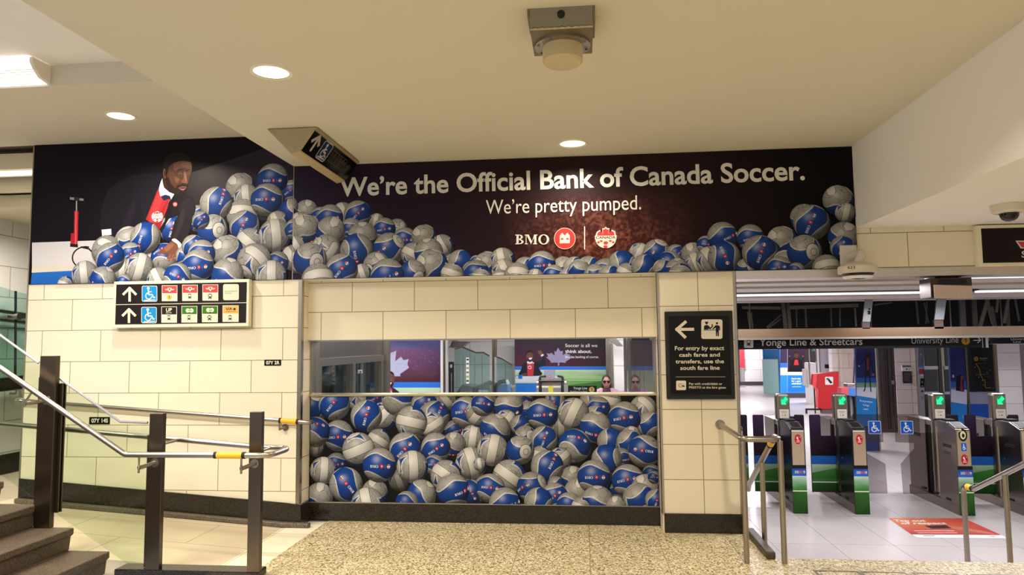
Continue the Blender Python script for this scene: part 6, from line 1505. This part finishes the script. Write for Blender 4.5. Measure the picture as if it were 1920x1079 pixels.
m = MB(); m.tube(bend([(a.x+.06, 11.9, a.z+.14), (a.x+.06, 11.9, a.z+.2), (a.x+.14, 12.1, a.z+.2)], .03), .018, 10); m.tube(bend([(b.x-.06, 11.9, a.z+.14), (b.x-.06, 11.9, a.z+.2), (b.x-.14, 12.1, a.z+.2)], .03), .018, 10); m.build('grip', m_rubber, t, smooth=True)
m = MB(); c = onY(1032.5, 731, 11.85); m.box(c.x-.04, c.x+.04, 11.85, 11.86, c.z-.06, c.z+.06); lab(m.build('tag', plain('yellow tag', '#e2d23a', .5), t), 'yellow paper tag')
t = thing('recycling_bin', 'tilted blue bin with a white lid and black handle', 'bin', (onY(942, 742, 11.3).x, 11.3, ZH))
m = MB(); m.prism([onY(*q, 11.3) for q in ((934,722),(950,722),(957,745),(959,800),(935,800))], (0, .35, 0)); m.build('body', plain('bin blue', '#2a78c8', .4), t, .01)
m = MB(); m.prism([onY(*q, 11.29) for q in ((933,722),(938,715),(948,714),(952,722)) ], (0, .37, 0)); m.build('lid', plain('bin white', '#dcdce4', .4), t, .006)
m = MB(); m.tube(bend([onY(929, 742, 11.26), onY(930, 726, 11.26), onY(936, 717, 11.26), onY(948, 715, 11.26)], .05), .03, 10); m.build('handle', m_rubber, t, smooth=True)
m = MB(); m.prism([onY(*q, 11.4) for q in ((913,724),(930,721),(930,745),(918,745))], (0, .2, 0)); m.build('side_case', m_steel, t, .01)
t = thing('line_sign', 'low black sign reading Yonge Line Northbound to Finch with a yellow 1', 'sign', (onY(1090, 742, 11.2).x, 11.2, 1))
m = MB(); pxbox(m, 1063, 1119, 724, 739, 11.2, .05); m.build('panel', m_black, t)
m = MB(); pxbox(m, 1063, 1119, 739, 741, 11.19, .07); pxbox(m, 1058, 1065, 724, 741, 11.18, .07); m.build('frame', m_steel, t)
m = MB()
for x in (1068, 1112): c = onY(x, 741, 11.22); m.box(c.x-.02, c.x+.02, 11.2, 11.24, ZH, c.z)
m.build('leg', m_steel, t)
pr = prn(11.2, lift=.002); pr.text('Yonge Line', (1075, 730.5), (1101, 730.5), (1075, 726), '#ece6dc', .01); pr.text('Northbound to Finch', (1069, 736), (1101, 736), (1069, 732.9), '#dcd6cc', .0); pr.disc(1109.5, 731, 5.2, '#d8a858'); pr.one(1110, 734, 6.2, '#1a1410'); pr.done('lettering', t)

# ------------------------------------------------------------------ people behind the window, and figures for reflections
def capsule(m, pts, n=14):
    """tapered limb through (point, radius) joints with round ends"""
    P = [Vector(p) for p, r in pts]; R = [r for p, r in pts]
    d0 = (P[0]-P[1]).normalized(); d1 = (P[-1]-P[-2]).normalized()
    path = [P[0]+d0*R[0]*.85, P[0]+d0*R[0]*.5]+P+[P[-1]+d1*R[-1]*.5, P[-1]+d1*R[-1]*.85]
    m.tube(path, [R[0]*.4, R[0]*.82]+R+[R[-1]*.82, R[-1]*.4], n)
def remesh(o, vox, it=4):
    r = o.modifiers.new('skin', 'REMESH'); r.mode = 'VOXEL'; r.voxel_size = vox; r.use_smooth_shade = True
    s_ = o.modifiers.new('smooth', 'SMOOTH'); s_.factor = .5; s_.iterations = it; return o
def person(x, y, zf, h, label, skin, hair, top, coat, legs, long_hair=True, shades=True, group=None, lean=0):
    k = h/1.68; t = thing('person', label, 'person', (x, y, zf), group)
    V = lambda a, b, c: Vector((x+a*k, y+b*k, zf+c*k))
    hc = V(0, -.01, 1.565)
    m = MB()
    m.ball(hc, .074*k, .092*k, .112*k, 22, 16); m.ball(hc+Vector((0,-.018,-.062))*k, .055*k, .068*k, .055*k, 16, 10)   # skull, jaw
    m.ball(hc+Vector((0,-.098,-.028))*k, .013*k, .02*k, .024*k, 10, 8); m.ball(hc+Vector((0,-.092,-.064))*k, .026*k, .012*k, .011*k, 10, 8)
    for s_ in (-1, 1): m.ball(hc+Vector((.074*s_,.0,-.012))*k, .012*k, .02*k, .032*k, 10, 8)
    capsule(m, [(V(0,.01,1.50), .05*k), (V(0,.015,1.40), .056*k)])
    capsule(m, [(V(0,.01,1.36), .10*k), (V(0,.01,1.20), .13*k), (V(0,.01,1.05), .12*k), (V(0,.01,.92), .145*k)])
    for s_ in (-1, 1):
        capsule(m, [(V(.08*s_,.01,1.375), .06*k), (V(.175*s_,.015,1.35), .056*k), (V(.22*s_,.03,1.10), .044*k), (V(.20*s_,-.07,.88), .03*k)])
        m.ball(V(.195*s_,-.095,.82), .022*k, .038*k, .05*k, 12, 8)
        for f_ in range(4): capsule(m, [(V((.178+f_*.012)*s_,-.115+f_*.008,.79), .010*k), (V((.176+f_*.012)*s_,-.125+f_*.01,.74-(.012 if f_ in (0,3) else -.004)), .008*k)], 8)
        capsule(m, [(V(.172*s_,-.105,.84), .011*k), (V(.155*s_,-.14,.80), .009*k)], 8)
        capsule(m, [(V(.085*s_,.01,.90), .085*k), (V(.095*s_,0,.50), .058*k), (V(.095*s_,.02,.09), .036*k)])
        capsule(m, [(V(.095*s_,.02,.045), .036*k), (V(.105*s_,-.14,.035), .032*k)])
    remesh(m.build('body', plain('skin '+skin, skin, .55), t), .011)
    m = MB(); capsule(m, [(V(0,.012,1.372), .108*k), (V(0,.01,1.20), .138*k), (V(0,.01,1.02), .13*k), (V(0,.01,.90), .15*k)]); capsule(m, [(V(0,.014,1.43), .060*k), (V(0,.016,1.38), .07*k)]); remesh(m.build('top', plain('cloth '+top, top, .8), t), .014, 3)
    m = MB()
    for s_ in (-1, 1):
        capsule(m, [(V(.09*s_,.015,1.385), .072*k), (V(.178*s_,.018,1.355), .070*k), (V(.225*s_,.03,1.10), .06*k), (V(.207*s_,-.05,.93), .05*k)])
        capsule(m, [(V(.115*s_,.02,1.37), .075*k), (V(.12*s_,.0,1.15), .085*k), (V(.125*s_,.0,.85), .095*k)])
    capsule(m, [(V(0,.09,1.36), .09*k), (V(0,.09,1.1), .10*k), (V(0,.08,.85), .12*k)]); remesh(m.build('jacket', plain('cloth '+coat, coat, .8), t), .014, 3)
    m = MB()
    for s_ in (-1, 1): capsule(m, [(V(.085*s_,.01,.92), .098*k), (V(.095*s_,0,.50), .07*k), (V(.095*s_,.02,.10), .055*k)])
    remesh(m.build('trousers', plain('cloth '+legs, legs, .8), t), .015, 2)
    m = MB()
    for s_ in (-1, 1): capsule(m, [(V(.095*s_,.03,.05), .046*k), (V(.107*s_,-.15,.036), .036*k)])
    m.build('shoes', m_rubber, t, smooth=True)
    m = MB(); m.ball(hc+Vector((0,.020,.026))*k, .083*k, .092*k, .107*k, 20, 14)
    if long_hair:
        for s_ in (-1, 1): capsule(m, [(hc+Vector((.062*s_,.02,.04))*k, .022*k), (hc+Vector((.078*s_,.025,-.06))*k, .018*k), (hc+Vector((.086*s_,.02,-.16))*k, .016*k)])
        capsule(m, [(hc+Vector((0,.06,0))*k, .07*k), (hc+Vector((0,.07,-.14))*k, .06*k)])
    remesh(m.build('hair', plain('hair '+hair, hair, .6), t), .011, 3)
    if shades:
        m = MB()
        for s_ in (-1, 1): m.prism([hc+Vector((s_*a_, -.098-abs(0), b_))*k for a_, b_ in ((.008,.022),(.04,.026),(.064,.02),(.062,-.008),(.046,-.02),(.02,-.018),(.010,-.004))], (0, -.006*k, 0)); m.bar(hc+Vector((s_*.064,-.1,.016))*k, hc+Vector((s_*.08,.0,.01))*k, .006*k, .01*k)
        m.bar(hc+Vector((-.01,-.101,.016))*k, hc+Vector((.01,-.101,.016))*k, .005*k, .008*k); m.build('sunglasses', m_black, t)
    m = MB(); m.ball(hc+Vector((0,-.102,-.064))*k, .024*k, .008*k, .008*k, 12, 8); m.build('lips', plain('lip red', '#a0303c', .5), t)
    return t
c = onY(1137, 715.5, 12.4); person(c.x, 12.4, ZH, (c.z-ZH)/1.572*1.68, 'woman in dark sunglasses and a pink jacket over a burgundy top behind the window', '#a87660', '#141012', '#3c1220', '#b98a94', '#22222a')
c = onY(1191, 716, 12.2); person(c.x, 12.2, ZH, (c.z-ZH)/1.572*1.68, 'person in sunglasses and mauve top behind the tinted glass screen', '#9a7262', '#2a211e', '#5a3a4e', '#8f7480', '#22222a', False)
c = onX(612, 717, -3.35); person(-3.35, c.y, ZH, (c.z-ZH)/1.572*1.68, 'dim figure with sunglasses and dark red top behind the dark glazed door', '#8a6252', '#120e0e', '#43161e', '#301820', '#22222a')  # figures built behind the glass stand in for reflected people
c = onX(622, 699, -3.75); person(-3.75, c.y, ZH, (c.z-ZH)/1.572*1.68, 'taller dim figure with short hair standing behind the dark glazed door', '#6a5248', '#1a1514', '#1e2a2c', '#1c2426', '#22222a', False, False)
